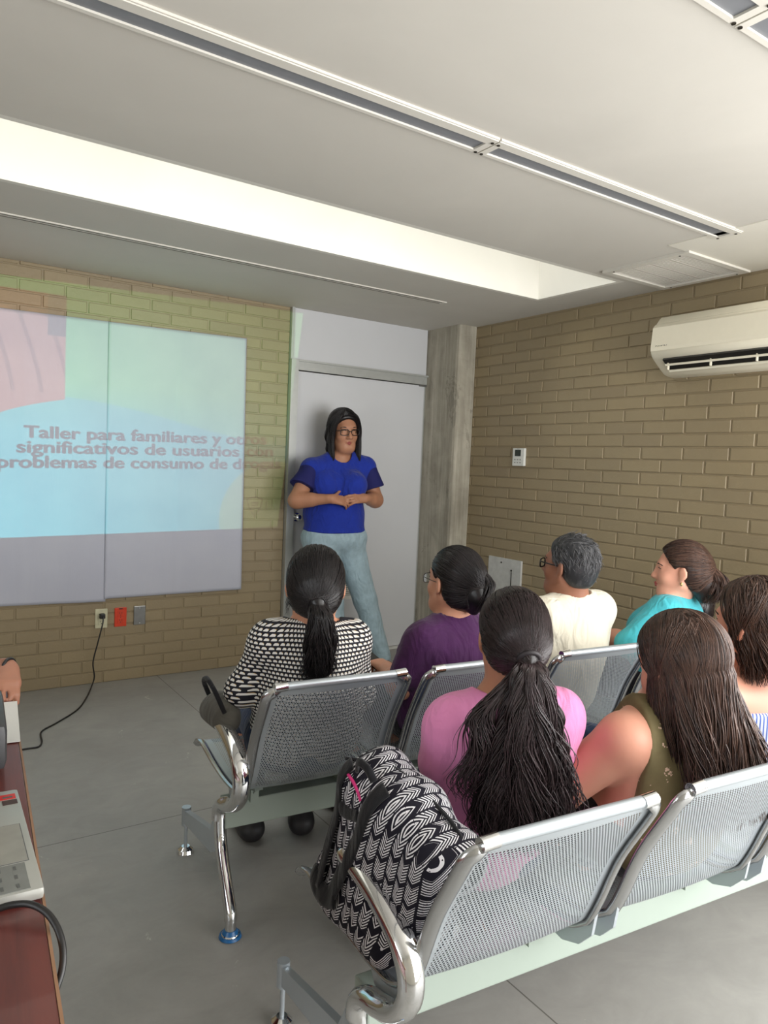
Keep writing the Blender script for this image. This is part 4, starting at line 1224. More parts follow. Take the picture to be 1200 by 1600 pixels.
def cylmap(c, R):
    c = np.array(c, float)
    def fn(co):
        q = (co-c)@R; return np.stack([np.arctan2(q[:, 0], -q[:, 1])*0.17, co[:, 2]+0*q[:, 0]], 1)
    fn.wrap = 2*math.pi*0.17
    return fn
def planemap(c, R):
    c = np.array(c, float)
    def fn(co):
        q = (co-c)@R; return np.stack([q[:, 0]+0.25*q[:, 1], q[:, 2]-0.55*q[:, 1]], 1)
    return fn

def cap_hair(P, infl=0.014, back=0.0, low=-0.075, front=0.060, tilt=0.9, ears=True):
    """hair volume hugging the skull; the face side is cut away"""
    f = Field(); c = P['head']; R = P['Rh']; s = P['hs']
    def L(x, y, z): return c+R@(np.array([x, y, z])*s)
    f.ell(L(0, -0.018-back, 0.034), (np.array([0.076, 0.094, 0.086])+infl)*s, R, k=0.02)
    f.ell(L(0, -0.045-back, -0.025), (np.array([0.064, 0.058, 0.062])+infl)*s, R, k=0.04)
    # hairline: plane through the forehead and in front of the ears
    f.cut(L(0, front, 0.045), R@nrm([0, 1.0, -tilt*0.55]), k=0.012)
    f.cut(L(0, 0.012, -0.012), R@nrm([0, 0.80, -0.60]), k=0.02)
    if ears:
        for q in (-1, 1): f.ell(L(q*0.086, 0.004, -0.012), np.array([0.026, 0.027, 0.038])*s, R, k=0.008, op='-')
    return f, L
def drape(paths, f, lift=0.0012, seed=0):
    P_ = np.array(paths, float); e = 0.002; rs = np.random.RandomState(seed)
    up = lift*(0.3+1.4*rs.rand(len(P_)))[:, None, None]
    for _ in range(3):
        d = f.at(P_)
        g = np.stack([f.at(P_+np.eye(3)[i]*e)-d for i in range(3)], -1); g /= np.maximum(1e-9, np.linalg.norm(g, axis=-1, keepdims=True))
        mv = np.clip(up[..., 0]-d, -0.02, 0.04)
        P_ = P_+g*mv[..., None]
    return P_
def tail_strands(P0, A, B, prof, n, k=30, seed=0, wave=0.012, wf=3.0, spread=0.9, ends=0.15, loose=0.0, droop=None):
    """strands round a centre curve P0 (list of points); A, B half-width vectors; prof radius along it"""
    rs = np.random.RandomState(seed)
    C_ = np.array([list(p) for p in catmull(P0, 10)]); t = np.linspace(0, 1, len(C_))
    tt = np.linspace(0, 1, k); cc = np.stack([np.interp(tt, t, C_[:, i]) for i in range(3)], 1)
    pr = np.interp(tt, np.linspace(0, 1, len(prof)), prof)
    out = []
    for i in range(n):
        a = rs.rand()*6.283; r = math.sqrt(rs.rand())*spread if rs.rand() < 0.35 else spread*(0.88+0.14*rs.rand())
        u, v = math.cos(a)*r, math.sin(a)*r
        L_ = 1-ends*rs.rand()**1.5
        c2 = np.stack([np.interp(tt*L_, tt, cc[:, j]) for j in range(3)], 1); p2 = np.interp(tt*L_, tt, pr)
        cl_ = int(a*2.2); ph = cl_*2.4+rs.rand()*0.9; w = wave*(0.5+rs.rand())*np.interp(tt, [0, 0.15, 1], [0, 0.5, 1.2])
        drift = (rs.randn()*loose)*tt**2
        out.append(c2+(p2*u+w*np.sin(tt*wf*6.28+ph)*0.8+drift)[:, None]*A+(p2*v+w*np.cos(tt*wf*5.1+ph*1.3)*0.5)[:, None]*B)
    return np.array(out)
def near_ear(p):
    q = np.abs(p[:, 0])-0.086; return bool((((q/0.030)**2+((p[:, 1]-0.002)/0.027)**2+((p[:, 2]+0.010)/0.036)**2) < 1).any())
def skull_strands(P, starts, goal, k=16, lift=0.004, seed=0, center=None, rad=None):
    """strands over the cranium from each start to the goal (slerp over the ellipsoid)"""
    c = P['head']; R = P['Rh']; s = P['hs']; rs = np.random.RandomState(seed)
    cc = np.array(center if center is not None else (0, -0.02, 0.03)); rad = np.array(rad if rad is not None else (0.090, 0.108, 0.100))
    out = []
    for st in starts:
        a = nrm((np.array(st)-cc)/rad); b = nrm((np.array(goal)+rs.randn(3)*0.006-cc)/rad)
        om = math.acos(np.clip(a@b, -1, 1)); t = np.linspace(0, 1, k)[:, None]
        v = (np.sin((1-t)*om)*a+np.sin(t*om)*b)/max(1e-6, math.sin(om))
        p = cc+v*rad*(1+lift/0.09*(0.3+0.7*rs.rand()))+0.0012*np.sin(t*9+rs.rand()*6)*rs.randn(3)
        if near_ear(p): continue
        out.append(c+(p*s)@R.T)
    return np.array(out)
def wisps(pts, n, seed, A, r0=0.006):
    return tail_strands(pts, np.array(A)*1.0, np.array([0, 0.6, 0.2]), [r0, r0*2.2, r0*3, r0*2], n, 24, seed, 0.006, 1.5)

def hair_start_grid(n, seed, ymax=0.055):
    rs = np.random.RandomState(seed); S = []
    while len(S) < n:
        v = rs.randn(3); v /= np.linalg.norm(v); p = np.array([0, -0.02, 0.0])+v*np.array([0.085, 0.105, 0.12])
        x, y, z = p
        if y > ymax-max(0, 0.03-z)*0.9 or z < -0.085: continue
        if abs(x) > 0.055 and y > -0.028 and z < 0.022 and y < 0.03: continue
        S.append((x, y, z))
    return S

SK_TAN = m_skin('skin_tan', lin(176, 126, 98)); SK_LIGHT = m_skin('skin_light', lin(206, 150, 122)); SK_PINK = m_skin('skin_rosy', lin(222, 162, 138)); SK_BROWN = m_skin('skin_brown', lin(160, 112, 90))
H_BLACK = m_hair('black_hair', (0.006, 0.005, 0.006), (0.022, 0.018, 0.019), 0.33)
H_DARK = m_hair('dark_brown_hair', (0.010, 0.006, 0.006), (0.040, 0.024, 0.026), 0.34)
H_BROWN = m_hair('brown_hair', (0.024, 0.012, 0.009), (0.100, 0.052, 0.036), 0.42)
H_GREY = m_hair('grey_hair', (0.022, 0.023, 0.026), (0.22, 0.22, 0.23), 0.5)
M_DENIM = m_cloth('light_denim', lin(156, 178, 188), 0.14, 300); M_DENIM_D = m_cloth('dark_denim', lin(38, 54, 84), 0.12, 300)
M_BLACKC = m_cloth('black_cloth', lin(30, 28, 34), 0.1, 300)
M_SHOE_W = plain('white_rubber', lin(214, 212, 208), 0.5); M_SHOE_D = plain('dark_shoe', lin(44, 42, 44), 0.5)
M_GLF = plain('black_frame', lin(22, 20, 22), 0.3); M_GLM = plain('metal_frame', lin(92, 88, 86), 0.3, 0.7)
def person(label, base):
    return thing('person', label, 'person', base)
def finish(root):
    """put the root at the person's feet or seat without moving the parts"""
    loc = Vector(root.location)
    for ch in root.children: ch.matrix_parent_inverse = Matrix.Translation(-loc)

D = math.radians
# ---------------------------------------------------------------- 1 woman in the dotted blouse
def m_dots():
    n = NT('half_moon_print'); u, v, _ = n.sep(n.uv())
    pw, ph = 0.0165, 0.0125
    row = n.math('FLOOR', n.math('DIVIDE', v, ph))
    fu = n.math('SUBTRACT', n.math('FRACT', n.math('ADD', n.math('DIVIDE', u, pw), n.math('MULTIPLY', n.math('MODULO', row, 2.0), 0.5))), 0.5)
    fv = n.math('SUBTRACT', n.math('FRACT', n.math('DIVIDE', v, ph)), 0.5)
    au = n.math('ABSOLUTE', fu); av = n.math('ABSOLUTE', fv)
    lim = n.math('SUBTRACT', 0.37, n.math('MULTIPLY', n.math('MAXIMUM', fv, 0.0), 0.45))
    w = n.math('MULTIPLY', n.math('LESS_THAN', au, lim), n.math('LESS_THAN', av, 0.29))
    yl = n.math('MULTIPLY', n.math('GREATER_THAN', n.math('ADD', fu, fv), 0.36), w)
    c = n.mix(w, lin(26, 26, 36), lin(232, 230, 226)); c = n.mix(yl, c, lin(206, 170, 100))
    n.col(c); return n.set(0.7, 0, 0.3)
P = seated(1.095, 2.01, D(14), 0.838, (1.088, 1.985, 1.020), D(29), D(-3), sw=0.130, hs=0.98, g=(1.12, 1.18, 1.12), bust=1.1,
           el=[(-0.205, 0.03, 0.690), (0.180, 0.06, 0.65)], wr=[(-0.11, 0.25, 0.60), (0.10, 0.27, 0.60)], ar=(0.046, 0.041, 0.027))
rt = person('person in a black and white patterned blouse with a low black ponytail', (1.10, 2.10, 0.43))
make_body(rt, P, SK_LIGHT)
shirt(rt, P, m_dots(), 'blouse', 0.013, 1.45, collar_r=0.085, collar_up=0.035, seed=11, amp=0.005, uv=cylmap(P['chest'], P['Rt']), sl_infl=0.014, hem=0.46)
trousers(rt, P, M_DENIM_D, seed=12); shoes(rt, P, M_SHOE_D)
face_parts(rt, P['head'], P['Rh'], P['hs'], fmat(lin(150, 80, 72), (0.01, 0.008, 0.008)))
f, L = cap_hair(P, 0.013)
tie = L(0.006, -0.125, -0.035)
T0 = [tie, tie+np.array([0.003, -0.022, -0.035]), tie+np.array([0.006, -0.022, -0.10]), tie+np.array([0.010, -0.012, -0.18]), tie+np.array([0.004, 0.0, -0.235])]
f.cone(L(0.003, -0.095, -0.01), tie, 0.040, 0.014, k=0.05).cone(T0[0], T0[1], 0.012, 0.018, k=0.02).cone(T0[1], T0[2], 0.020, 0.028, k=0.02).cone(T0[2], T0[3], 0.028, 0.020, k=0.02)
hr = f.build('hair', H_BLACK, rt, h=0.006)
side = P['Rh'][:, 0]; bk = -P['Rh'][:, 1]
strands('ponytail', tail_strands(T0, side, bk, [0.022, 0.038, 0.044, 0.038, 0.022], 700, 28, 1, 0.008, 2.2, loose=0.012), 0.0016, H_BLACK, hr, 1)
strands('combed_strands', drape(skull_strands(P, hair_start_grid(1100, 2), (0.003, -0.122, -0.035), lift=0.004), f, 0.0010, 2), 0.0014, H_BLACK, hr, 2)
rs_ = np.random.RandomState(4)
strands('flyaway_strands', np.array([[L(-0.080-0.012*t*rs_.rand(), -0.01+0.02*k_/9*rs_.randn(), 0.05-0.14*t)+0.004*np.sin(t*5+k_)*side for t in np.linspace(0, 1, 12)] for k_ in range(14)]), 0.0008, H_BLACK, hr, 3)
cl = MB(); rg = [tie+0.024*(math.cos(a)*side+math.sin(a)*np.array([0, 0, 1.0])*0.6)+bk*0.004 for a in np.linspace(0, 6.283, 21)]
cl.tube(rg, 0.0045, 8, cap=False).build('hair_tie', plain('hair_band', lin(70, 60, 58), 0.7), hr, smooth=True)
finish(rt)

# ---------------------------------------------------------------- 2 woman in purple with glasses
P = seated(1.655, 2.00, D(-4), 0.808, (1.648, 2.00, 1.003), D(-6), D(2), sw=0.140, hs=0.98, g=(1.1, 1.15, 1.1), bust=1.05,
           el=[(-0.190, 0.05, 0.64), (0.19, 0.07, 0.62)], wr=[(-0.055, 0.30, 0.625), (0.02, 0.30, 0.60)], ar=(0.050, 0.042, 0.027))
P['handd'] = [P['Rt']@np.array([0.15, 1, 0.1]), P['Rt']@np.array([-0.4, 0.9, 0])]
rt = person('person in a dark purple T-shirt and thin glasses with black hair pinned up', (1.65, 2.10, 0.43))
make_body(rt, P, SK_LIGHT)
shirt(rt, P, m_cloth('purple_jersey', lin(68, 30, 74), 0.12), 'shirt', 0.012, 0.75, collar_r=0.066, collar_up=0.022, seed=21, amp=0.004, sl_infl=0.013, hem=0.46)
trousers(rt, P, M_BLACKC, seed=22); shoes(rt, P, M_SHOE_D)
face_parts(rt, P['head'], P['Rh'], P['hs'], fmat(lin(150, 80, 72), (0.01, 0.008, 0.008)), glasses=M_GLM, thick=0.0015)
f, L = cap_hair(P, 0.013)
tw = L(0.0, -0.118, -0.005)
f.cone(L(0, -0.105, 0.045), L(0.004, -0.125, -0.03), 0.034, 0.032, k=0.03).cone(L(0.004, -0.125, -0.03), L(0.006, -0.105, -0.085), 0.032, 0.016, k=0.03)
hr = f.build('hair', H_BLACK, rt, h=0.006)
strands('combed_strands', drape(skull_strands(P, hair_start_grid(1000, 5), (0.004, -0.128, 0.0), lift=0.004), f, 0.0010, 5), 0.0014, H_BLACK, hr, 5)
side = P['Rh'][:, 0]; bk = -P['Rh'][:, 1]
strands('twisted_strands', tail_strands([L(0.01, -0.12, 0.06), L(0.022, -0.145, 0.02), L(0.0, -0.152, -0.03), L(0.004, -0.125, -0.085)], side, bk, [0.012, 0.026, 0.026, 0.012], 160, 20, 6, 0.006, 1.5), 0.0017, H_BLACK, hr, 6)
c_ = MB(); 
for q in range(7): c_.tube([L(0.034, -0.130, 0.03-q*0.008), L(0.026, -0.158, 0.028-q*0.008), L(0.010, -0.166, 0.024-q*0.008)], 0.0022, 6)
c_.tube([L(0.036, -0.128, 0.036), L(0.036, -0.128, -0.028)], 0.004, 8)
c_.build('hair_claw', M_BLACK, hr, smooth=True)
finish(rt)

# ---------------------------------------------------------------- 3 man in cream T-shirt
P = seated(2.245, 1.99, D(-5), 0.845, (2.215, 1.985, 1.040), D(-14), D(2), sw=0.165, hs=0.98, g=(1.1, 1.2, 1.2), belly=1.0, sr=1.1, ar=(0.055, 0.044, 0.030))
rt = person('person with short grey hair and black-framed glasses in a cream T-shirt', (2.24, 2.10, 0.43))
make_body(rt, P, SK_BROWN, neck_r=0.060, jowl=0.006)
shirt(rt, P, m_cloth('cream_cotton', lin(226, 219, 200), 0.03), 'shirt', 0.020, 0.7, collar_r=0.080, collar_up=0.026, seed=31, amp=0.004, sl_infl=0.020, hem=0.46, fr=7)
trousers(rt, P, M_DENIM_D, seed=32); shoes(rt, P, M_SHOE_D)
face_parts(rt, P['head'], P['Rh'], P['hs'], fmat(lin(130, 76, 66), (0.05, 0.05, 0.05)), glasses=M_GLF, thick=0.0030)
f, L = cap_hair(P, 0.012, low=-0.05, front=0.050)
f.cut(L(0, -0.05, -0.078), P['Rh']@np.array([0, 0.1, -1.0]), k=0.01)
hr = f.build('hair', H_GREY, rt, h=0.006)
def short_strands(P, n, seed, ln=0.035, ymax=0.04, zmin=-0.088, up=0.10):
    rs = np.random.RandomState(seed); out = []; c = P['head']; R = P['Rh']; s = P['hs']
    cc = np.array([0, -0.02, 0.03]); rad = np.array([0.086, 0.104, 0.096])
    while len(out) < n:
        v = rs.randn(3); v /= np.linalg.norm(v)
        p = cc+v*rad
        if p[1] > ymax-max(0, 0.03-p[2])*1.1 or p[2] < zmin: continue
        if near_ear(p[None]): continue
        flow = nrm(np.array([0.35*np.sign(v[0]), -0.55, -0.75]) if v[2] < 0.6 else np.array([0.5*rs.randn(), -1.0, 0.15]))
        flow = nrm(flow-v*np.dot(flow, v)+v*up+rs.randn(3)*0.20)
        t = np.linspace(0, 1, 7)[:, None]; q = p+flow*ln*(0.5+rs.rand())*t-v*t*t*ln*0.30
        out.append(c+(q*s)@R.T)
    return np.array(out)
strands('short_strands', short_strands(P, 3600, 7, 0.030), 0.0011, H_GREY, hr, 7)
# moustache and stubble
mu = MB().tube([tuple(L(-0.022, 0.088, -0.052)), tuple(L(0, 0.100, -0.046)), tuple(L(0.022, 0.088, -0.052))], 0.0045, 8).build('moustache', H_GREY, rt, smooth=True)
finish(rt)

# ---------------------------------------------------------------- 4 woman in turquoise
P = seated(2.83, 1.93, D(-22), 0.840, (2.79, 1.885, 1.010), D(-38), D(-2), sw=0.155, hs=0.98, g=(1.12, 1.2, 1.15), bust=1.15, lean=0.02,
           el=[(-0.265, 0.10, 0.705), (0.20, 0.08, 0.66)], wr=[(-0.10, 0.29, 0.70), (-0.05, 0.27, 0.66)], ar=(0.056, 0.046, 0.028))
P['handd'] = [P['Rt']@np.array([1, 0.1, 0.0]), P['Rt']@np.array([-1, 0.1, 0.1])]
rt = person('person in a turquoise shirt seen in profile against the right brick wall, arms crossed', (2.83, 2.05, 0.43))
make_body(rt, P, SK_PINK, nose=0.98, jowl=0.006)
shirt(rt, P, m_cloth('turquoise_cotton', lin(70, 176, 188), 0.08), 'shirt', 0.012, 1.05, collar_r=0.072, collar_up=0.024, seed=41, amp=0.006, sl_infl=0.013, hem=0.46)
trousers(rt, P, M_BLACKC, seed=42); shoes(rt, P, M_SHOE_D)
face_parts(rt, P['head'], P['Rh'], P['hs'], fmat(lin(176, 84, 80), (0.03, 0.015, 0.01)))
f, L = cap_hair(P, 0.014, front=0.055)
T0 = [L(0, -0.115, 0.02), L(0.0, -0.142, -0.03), L(0.0, -0.140, -0.085), L(0.0, -0.115, -0.14)]
f.cone(L(0, -0.08, 0.0), L(0, -0.105, -0.06), 0.060, 0.045, k=0.04).cone(L(0, -0.105, -0.06), L(0, -0.10, -0.115), 0.045, 0.025, k=0.03)
hr = f.build('hair', H_BROWN, rt, h=0.006)
side = P['Rh'][:, 0]; bk = -P['Rh'][:, 1]
strands('loose_strands', tail_strands(T0, side, bk, [0.03, 0.055, 0.058, 0.035], 420, 22, 8, 0.010, 1.6, ends=0.25), 0.0018, H_BROWN, hr, 8)
strands('combed_strands', drape(skull_strands(P, hair_start_grid(1100, 9, 0.058), (0.0, -0.125, 0.03), lift=0.006), f, 0.0010, 9), 0.0016, H_BROWN, hr, 9)
MB().tube([tuple(L(-0.04, -0.118, 0.045)), tuple(L(0, -0.135, 0.042)), tuple(L(0.04, -0.118, 0.045))], 0.004, 8).build('hair_clip', M_BLACK, hr, smooth=True)
for q in (-1, 1): MB().sphere(tuple(L(q*0.084, -0.004, -0.050)), 0.006, (0.6, 0.8, 1.4)).build('earring', plain('gold', (0.7, 0.5, 0.2), 0.25, 0.9), rt, smooth=True)
finish(rt)

# ---------------------------------------------------------------- 5 child
P = seated(3.02, 1.96, D(-5), 0.700, (2.965, 1.94, 0.822), D(10), 0, sw=0.105, hs=0.88, g=(0.72, 0.75, 0.72), sr=0.75, thigh=0.26,
           el=[(-0.13, 0.03, 0.56), (0.13, 0.03, 0.56)], wr=[(-0.06, 0.15, 0.53), (0.06, 0.15, 0.53)], ar=(0.030, 0.026, 0.019), lr=(0.055, 0.042, 0.03), hsz=0.7)
for i in (0, 1): P['an'][i][2] = 0.20; P['to'][i][2] = 0.15
rt = person('small person with short dark hair, mostly hidden, beside the turquoise shirt', (3.0, 2.05, 0.43))
make_body(rt, P, SK_LIGHT, neck_r=0.036)
shirt(rt, P, m_cloth('white_cotton', lin(210, 208, 204), 0.04), 'shirt', 0.010, 0.6, collar_r=0.055, collar_up=0.015, seed=51, hem=0.46)
trousers(rt, P, M_DENIM_D, seed=52)
face_parts(rt, P['head'], P['Rh'], P['hs'], fmat(lin(160, 84, 76), (0.01, 0.008, 0.008)))
f, L = cap_hair(P, 0.012, front=0.062)
hr = f.build('hair', H_DARK, rt, h=0.006)
strands('short_strands', short_strands(P, 900, 17, 0.03), 0.0012, H_DARK, hr, 17)
finish(rt)

# ---------------------------------------------------------------- 6 girl in pink, long ponytail
P = seated(1.178, 1.225, D(12), 0.818, (1.172, 1.205, 1.026), D(27), D(-2), sw=0.124, hs=0.86, g=(0.95, 0.92, 0.98), bust=1.0,
           el=[(-0.175, 0.035, 0.625), (0.180, 0.06, 0.62)], wr=[(-0.10, 0.24, 0.56), (0.10, 0.24, 0.56)], ar=(0.043, 0.036, 0.025))
rt = person('person in a pink T-shirt with a very long dark wavy ponytail, seated beside the backpack', (1.08, 1.20, 0.43))
make_body(rt, P, SK_TAN, h=0.0065)
shirt(rt, P, m_cloth('pink_cotton', lin(226, 140, 188), 0.04), 'shirt', 0.012, 0.44, collar_r=0.066, collar_up=0.024, seed=61, amp=0.006, sl_infl=0.013, hem=0.45, h=0.007, fr=7.5)
trousers(rt, P, M_DENIM_D, seed=62); shoes(rt, P, M_SHOE_W)
face_parts(rt, P['head'], P['Rh'], P['hs'], fmat(lin(150, 80, 72), (0.01, 0.008, 0.008)))
f, L = cap_hair(P, 0.013)
tie = L(0.004, -0.126, -0.030)
side = P['Rh'][:, 0]; bk = -P['Rh'][:, 1]; U = np.array([0, 0, 1.0])
T0 = [tie, tie+bk*0.028-U*0.030, tie+bk*0.036-U*0.10, tie+bk*0.030-U*0.19+side*0.000, tie+bk*0.024-U*0.28-side*0.004, tie+bk*0.020-U*0.36-side*0.006, tie+bk*0.016-U*0.425-side*0.01]
prof = [0.022, 0.038, 0.052, 0.076, 0.092, 0.088, 0.060]
f.cone(L(0.002, -0.095, -0.01), tie, 0.038, 0.013, k=0.05)
for i in range(1, 5): f.ell((T0[i]+T0[i+1])/2, (prof[i]*0.72, 0.010, 0.050), P['Rh'], k=0.02)
hr = f.build('hair', H_DARK, rt, h=0.006)
strands('ponytail', tail_strands(T0, side, bk*0.45, prof, 1900, 44, 21, 0.018, 2.4, ends=0.32, loose=0.02), 0.0017, H_DARK, hr, 21)
strands('combed_strands', drape(skull_strands(P, hair_start_grid(1800, 22), (0.003, -0.124, -0.030), lift=0.004), f, 0.0010, 22), 0.0012, H_DARK, hr, 22)
W1 = [tie+side*-0.015-U*0.01, tie+bk*0.02-U*0.06-side*0.055, tie+bk*0.03-U*0.12-side*0.105, tie+bk*0.035-U*0.19-side*0.10, tie+bk*0.03-U*0.26-side*0.13, tie+bk*0.02-U*0.31-side*0.105]
strands('loose_strands', tail_strands(W1, side, bk*0.5, [0.006, 0.016, 0.024, 0.026, 0.024, 0.012], 150, 34, 23, 0.010, 2.0, ends=0.4, loose=0.02), 0.0013, H_DARK, hr, 23)
W2 = [tie+bk*0.03-U*0.16+side*0.05, tie+bk*0.03-U*0.24+side*0.085, tie+bk*0.02-U*0.31+side*0.095, tie+bk*0.016-U*0.37+side*0.10]
strands('loose_strands', tail_strands(W2, side, bk*0.5, [0.02, 0.024, 0.018, 0.01], 90, 26, 24, 0.010, 1.6, ends=0.4, loose=0.025), 0.0013, H_DARK, hr, 24)
rg = [tie+0.023*(math.cos(a)*side+math.sin(a)*(U*0.75+bk*0.5))+bk*0.006 for a in np.linspace(0, 6.283, 21)]
MB().tube(rg, 0.0055, 8, cap=False).build('hair_tie', plain('black_band', lin(34, 28, 32), 0.6), hr, smooth=True)
finish(rt)

# ---------------------------------------------------------------- 7 woman in the olive sleeveless top
def m_floral():
    n = NT('olive_floral'); o = n.obj()
    vo = n.N.new('ShaderNodeTexVoronoi'); vo.inputs['Scale'].default_value = 21; vo.inputs['Randomness'].default_value = 0.75; n.L.new(o, vo.inputs['Vector'])
    d = vo.outputs['Distance']
    v2 = n.N.new('ShaderNodeTexVoronoi'); v2.inputs['Scale'].default_value = 150; n.L.new(o, v2.inputs['Vector'])
    pet = n.math('MULTIPLY', n.math('LESS_THAN', d, 0.23), n.math('LESS_THAN', v2.outputs['Distance'], 0.42))
    c = n.ramp(n.noise(o, 20, 3), [(0.3, lin(104, 94, 64)), (0.7, lin(122, 110, 78))])
    c = n.mix(pet, c, lin(222, 190, 168)); n.col(c); return n.set(0.75, 0, 0.3)
P = seated(1.615, 1.110, D(-6), 0.775, (1.592, 1.060, 0.945), D(6), D(-14), D(-4), sw=0.165, hs=0.99, g=(1.15, 1.2, 1.15), bust=1.1, lean=0.05,
           el=[(-0.235, 0.135, 0.615), (0.235, 0.08, 0.60)], wr=[(-0.07, 0.33, 0.60), (0.07, 0.30, 0.58)], ar=(0.062, 0.052, 0.030), sr=1.05)
rt = person('person in an olive sleeveless floral top with long brown hair hanging loose', (1.62, 1.20, 0.43))
make_body(rt, P, SK_PINK, h=0.007)
shirt(rt, P, m_floral(), 'sleeveless_top', 0.013, 0.0, collar_r=0.080, collar_up=0.03, seed=71, amp=0.004, hem=0.45, h=0.007,
      cuts=[(P['sh'][0]+P['Rt']@np.array([0.034, 0, 0]), P['Rt']@nrm([-1, 0.7, 0.16]), 0.01), (P['sh'][1]+P['Rt']@np.array([-0.030, 0, 0]), P['Rt']@nrm([1, 0.7, 0.16]), 0.01)])
trousers(rt, P, M_BLACKC, seed=72); shoes(rt, P, M_SHOE_D)
face_parts(rt, P['head'], P['Rh'], P['hs'], fmat(lin(170, 84, 80), (0.03, 0.015, 0.01)))
def long_hair(root, P, mat, zlow, width, seed, n=1500, back=0.13, cut=0.35, wave=0.008, fwd=0.03, cx_=0.0, rad=0.0018, part=0.012):
    """strands from a centre parting down the skull and the back"""
    c = P['head']; R = P['Rh']; s = P['hs']; rs = np.random.RandomState(seed); out = []
    f, L = cap_hair(P, 0.015, ears=False)
    Rt = P['Rh']; Rf = rotz(math.atan2(Rt[0, 1], Rt[1, 1]))
    def Wd(x, y, z): q = c+Rf@np.array([x, y, 0]); return np.array([q[0], q[1], z])
    zc = c[2]
    for i in range(6):
        t0, t1 = i/6, (i+1)/6
        z0, z1 = zc-0.02+(zlow+0.05-zc+0.02)*t0, zc-0.02+(zlow+0.05-zc+0.02)*t1
        w0 = width*(0.62+0.25*t0)
        if i < 5: f.ell(Wd(cx_*t0, -0.070-(back-0.095)*t0, (z0+z1)/2), (w0*0.80*(1-0.35*t0), 0.022, abs(z1-z0)*0.8+0.015), Rf, k=0.03)
    cc = np.array([0, -0.02, 0.03]); rd = np.array([0.094, 0.112, 0.103])
    for i in range(n):
        py = -0.085+rs.rand()*0.125
        sd = 1 if rs.rand() < 0.5 else -1
        a = nrm((np.array([part+sd*0.003, py, 0.03+0.1*math.sqrt(max(0.05, 1-((py+0.02)/0.112)**2))])-cc)/rd)
        ang = rs.rand()                                # 0 back .. 1 beside the face
        th = sd*(ang*1.80)+rs.randn()*0.12
        b = nrm(np.array([math.sin(th), -math.cos(th), -0.35]))
        om = math.acos(np.clip(a@b, -1, 1)); t = np.linspace(0, 1, 12)[:, None]
        v = (np.sin((1-t)*om)*a+np.sin(t*om)*b)/max(1e-6, math.sin(om))
        up_ = cc+v*rd*(1+0.06*rs.rand()+0.012*np.sin(t*7+int(th*4)*1.7)); up_w = c+(up_*s)@R.T
        e = up_w[-1]; ql = Rf.T@(e-c)
        zl = zlow+rs.rand()**2*cut*(e[2]-zlow)
        x1 = np.sign(ql[0])*min(abs(ql[0])*(width/0.085)*(0.85+0.25*rs.rand()), width*1.12)+cx_; y1 = min(ql[1], fwd)-0.02 if abs(th) > 1.3 else -back*(0.75+0.35*rs.rand())
        k2 = 22; tt = np.linspace(0, 1, k2+1)[1:]; z = e[2]+(zl-e[2])*tt; ease = tt*tt*(3-2*tt)*0.6+0.4*np.sin(tt*1.57)
        ph = rs.rand()*6.28; wv = wave*(0.4+rs.rand())*np.sin(tt*9+ph+ql[0]*30)*tt
        X = ql[0]+(x1-ql[0])*ease+wv; Y = ql[1]+(y1-ql[1])*ease+0.5*wave*np.cos(tt*8+ph)
        lo = np.stack([Wd(x, y, zz) for x, y, zz in zip(X, Y, z)])
        out.append(np.concatenate([up_w, lo]))
    hr = f.build('hair', mat, root, h=0.006)
    strands('loose_strands', np.array(out), rad, mat, hr, seed)
    return hr, L
hr, L = long_hair(rt, P, H_BROWN, 0.600, 0.112, 31, 3400, 0.145, 0.28, 0.014, cx_=0.050, rad=0.0019)
finish(rt)

# ---------------------------------------------------------------- 8 woman in the blue striped top
def m_stripes():
    n = NT('blue_stripes'); u, v, _ = n.sep(n.uv()); o = n.obj()
    w = n.math('MULTIPLY', n.math('SINE', n.math('MULTIPLY', v, 16.0)), 0.004)
    uu = n.math('ADD', n.math('ADD', u, w), n.math('MULTIPLY', n.noise(o, 6, 2), 0.012))
    a = n.math('FRACT', n.math('DIVIDE', uu, 0.0105))
    c = n.mix(n.math('LESS_THAN', a, 0.40), lin(222, 226, 238), lin(92, 120, 198)); n.col(c); return n.set(0.75, 0, 0.3)
P = seated(2.085, 1.150, D(0), 0.800, (2.02, 1.125, 1.000), D(-4), D(-4), sw=0.165, hs=0.99, g=(1.1, 1.15, 1.12), bust=1.1, ar=(0.052, 0.044, 0.028))
rt = person('person in a blue and white striped off-shoulder top at the right edge', (2.08, 1.22, 0.43))
make_body(rt, P, SK_PINK, h=0.0075)
f_ = shirt(rt, P, m_stripes(), 'striped_top', 0.014, 1.3, seed=81, amp=0.006, hem=0.45, uv=cylmap(P['chest'], P['Rt']), sl_infl=0.022, cuts=[(P['neck']-np.array([0, 0, 0.085]), (0, 0, 1.0), 0.006)])
trousers(rt, P, M_DENIM_D, seed=82); shoes(rt, P, M_SHOE_D)
face_parts(rt, P['head'], P['Rh'], P['hs'], fmat(lin(170, 84, 80), (0.03, 0.015, 0.01)))
hr, L = long_hair(rt, P, H_BROWN, 0.84, 0.095, 41, 1500, 0.100, 0.35, 0.008, cx_=0.05, rad=0.0019)
finish(rt)

# ---------------------------------------------------------------- 9 standing woman
P = dict(); yawT = D(202); P['Rt'] = rotz(yawT); P['girth'] = (1.38, 1.46, 1.36); P['sr'] = 1.0; P['ar'] = (0.058, 0.052, 0.030); P['lr'] = (0.098, 0.070, 0.052)
A_ = lambda *a: np.array(a, float)
P['hip'] = A_(2.500, 4.330, 0.905); P['waist'] = A_(2.505, 4.350, 1.08); P['chest'] = A_(2.525, 4.365, 1.265); P['neck'] = A_(2.545, 4.365, 1.445)
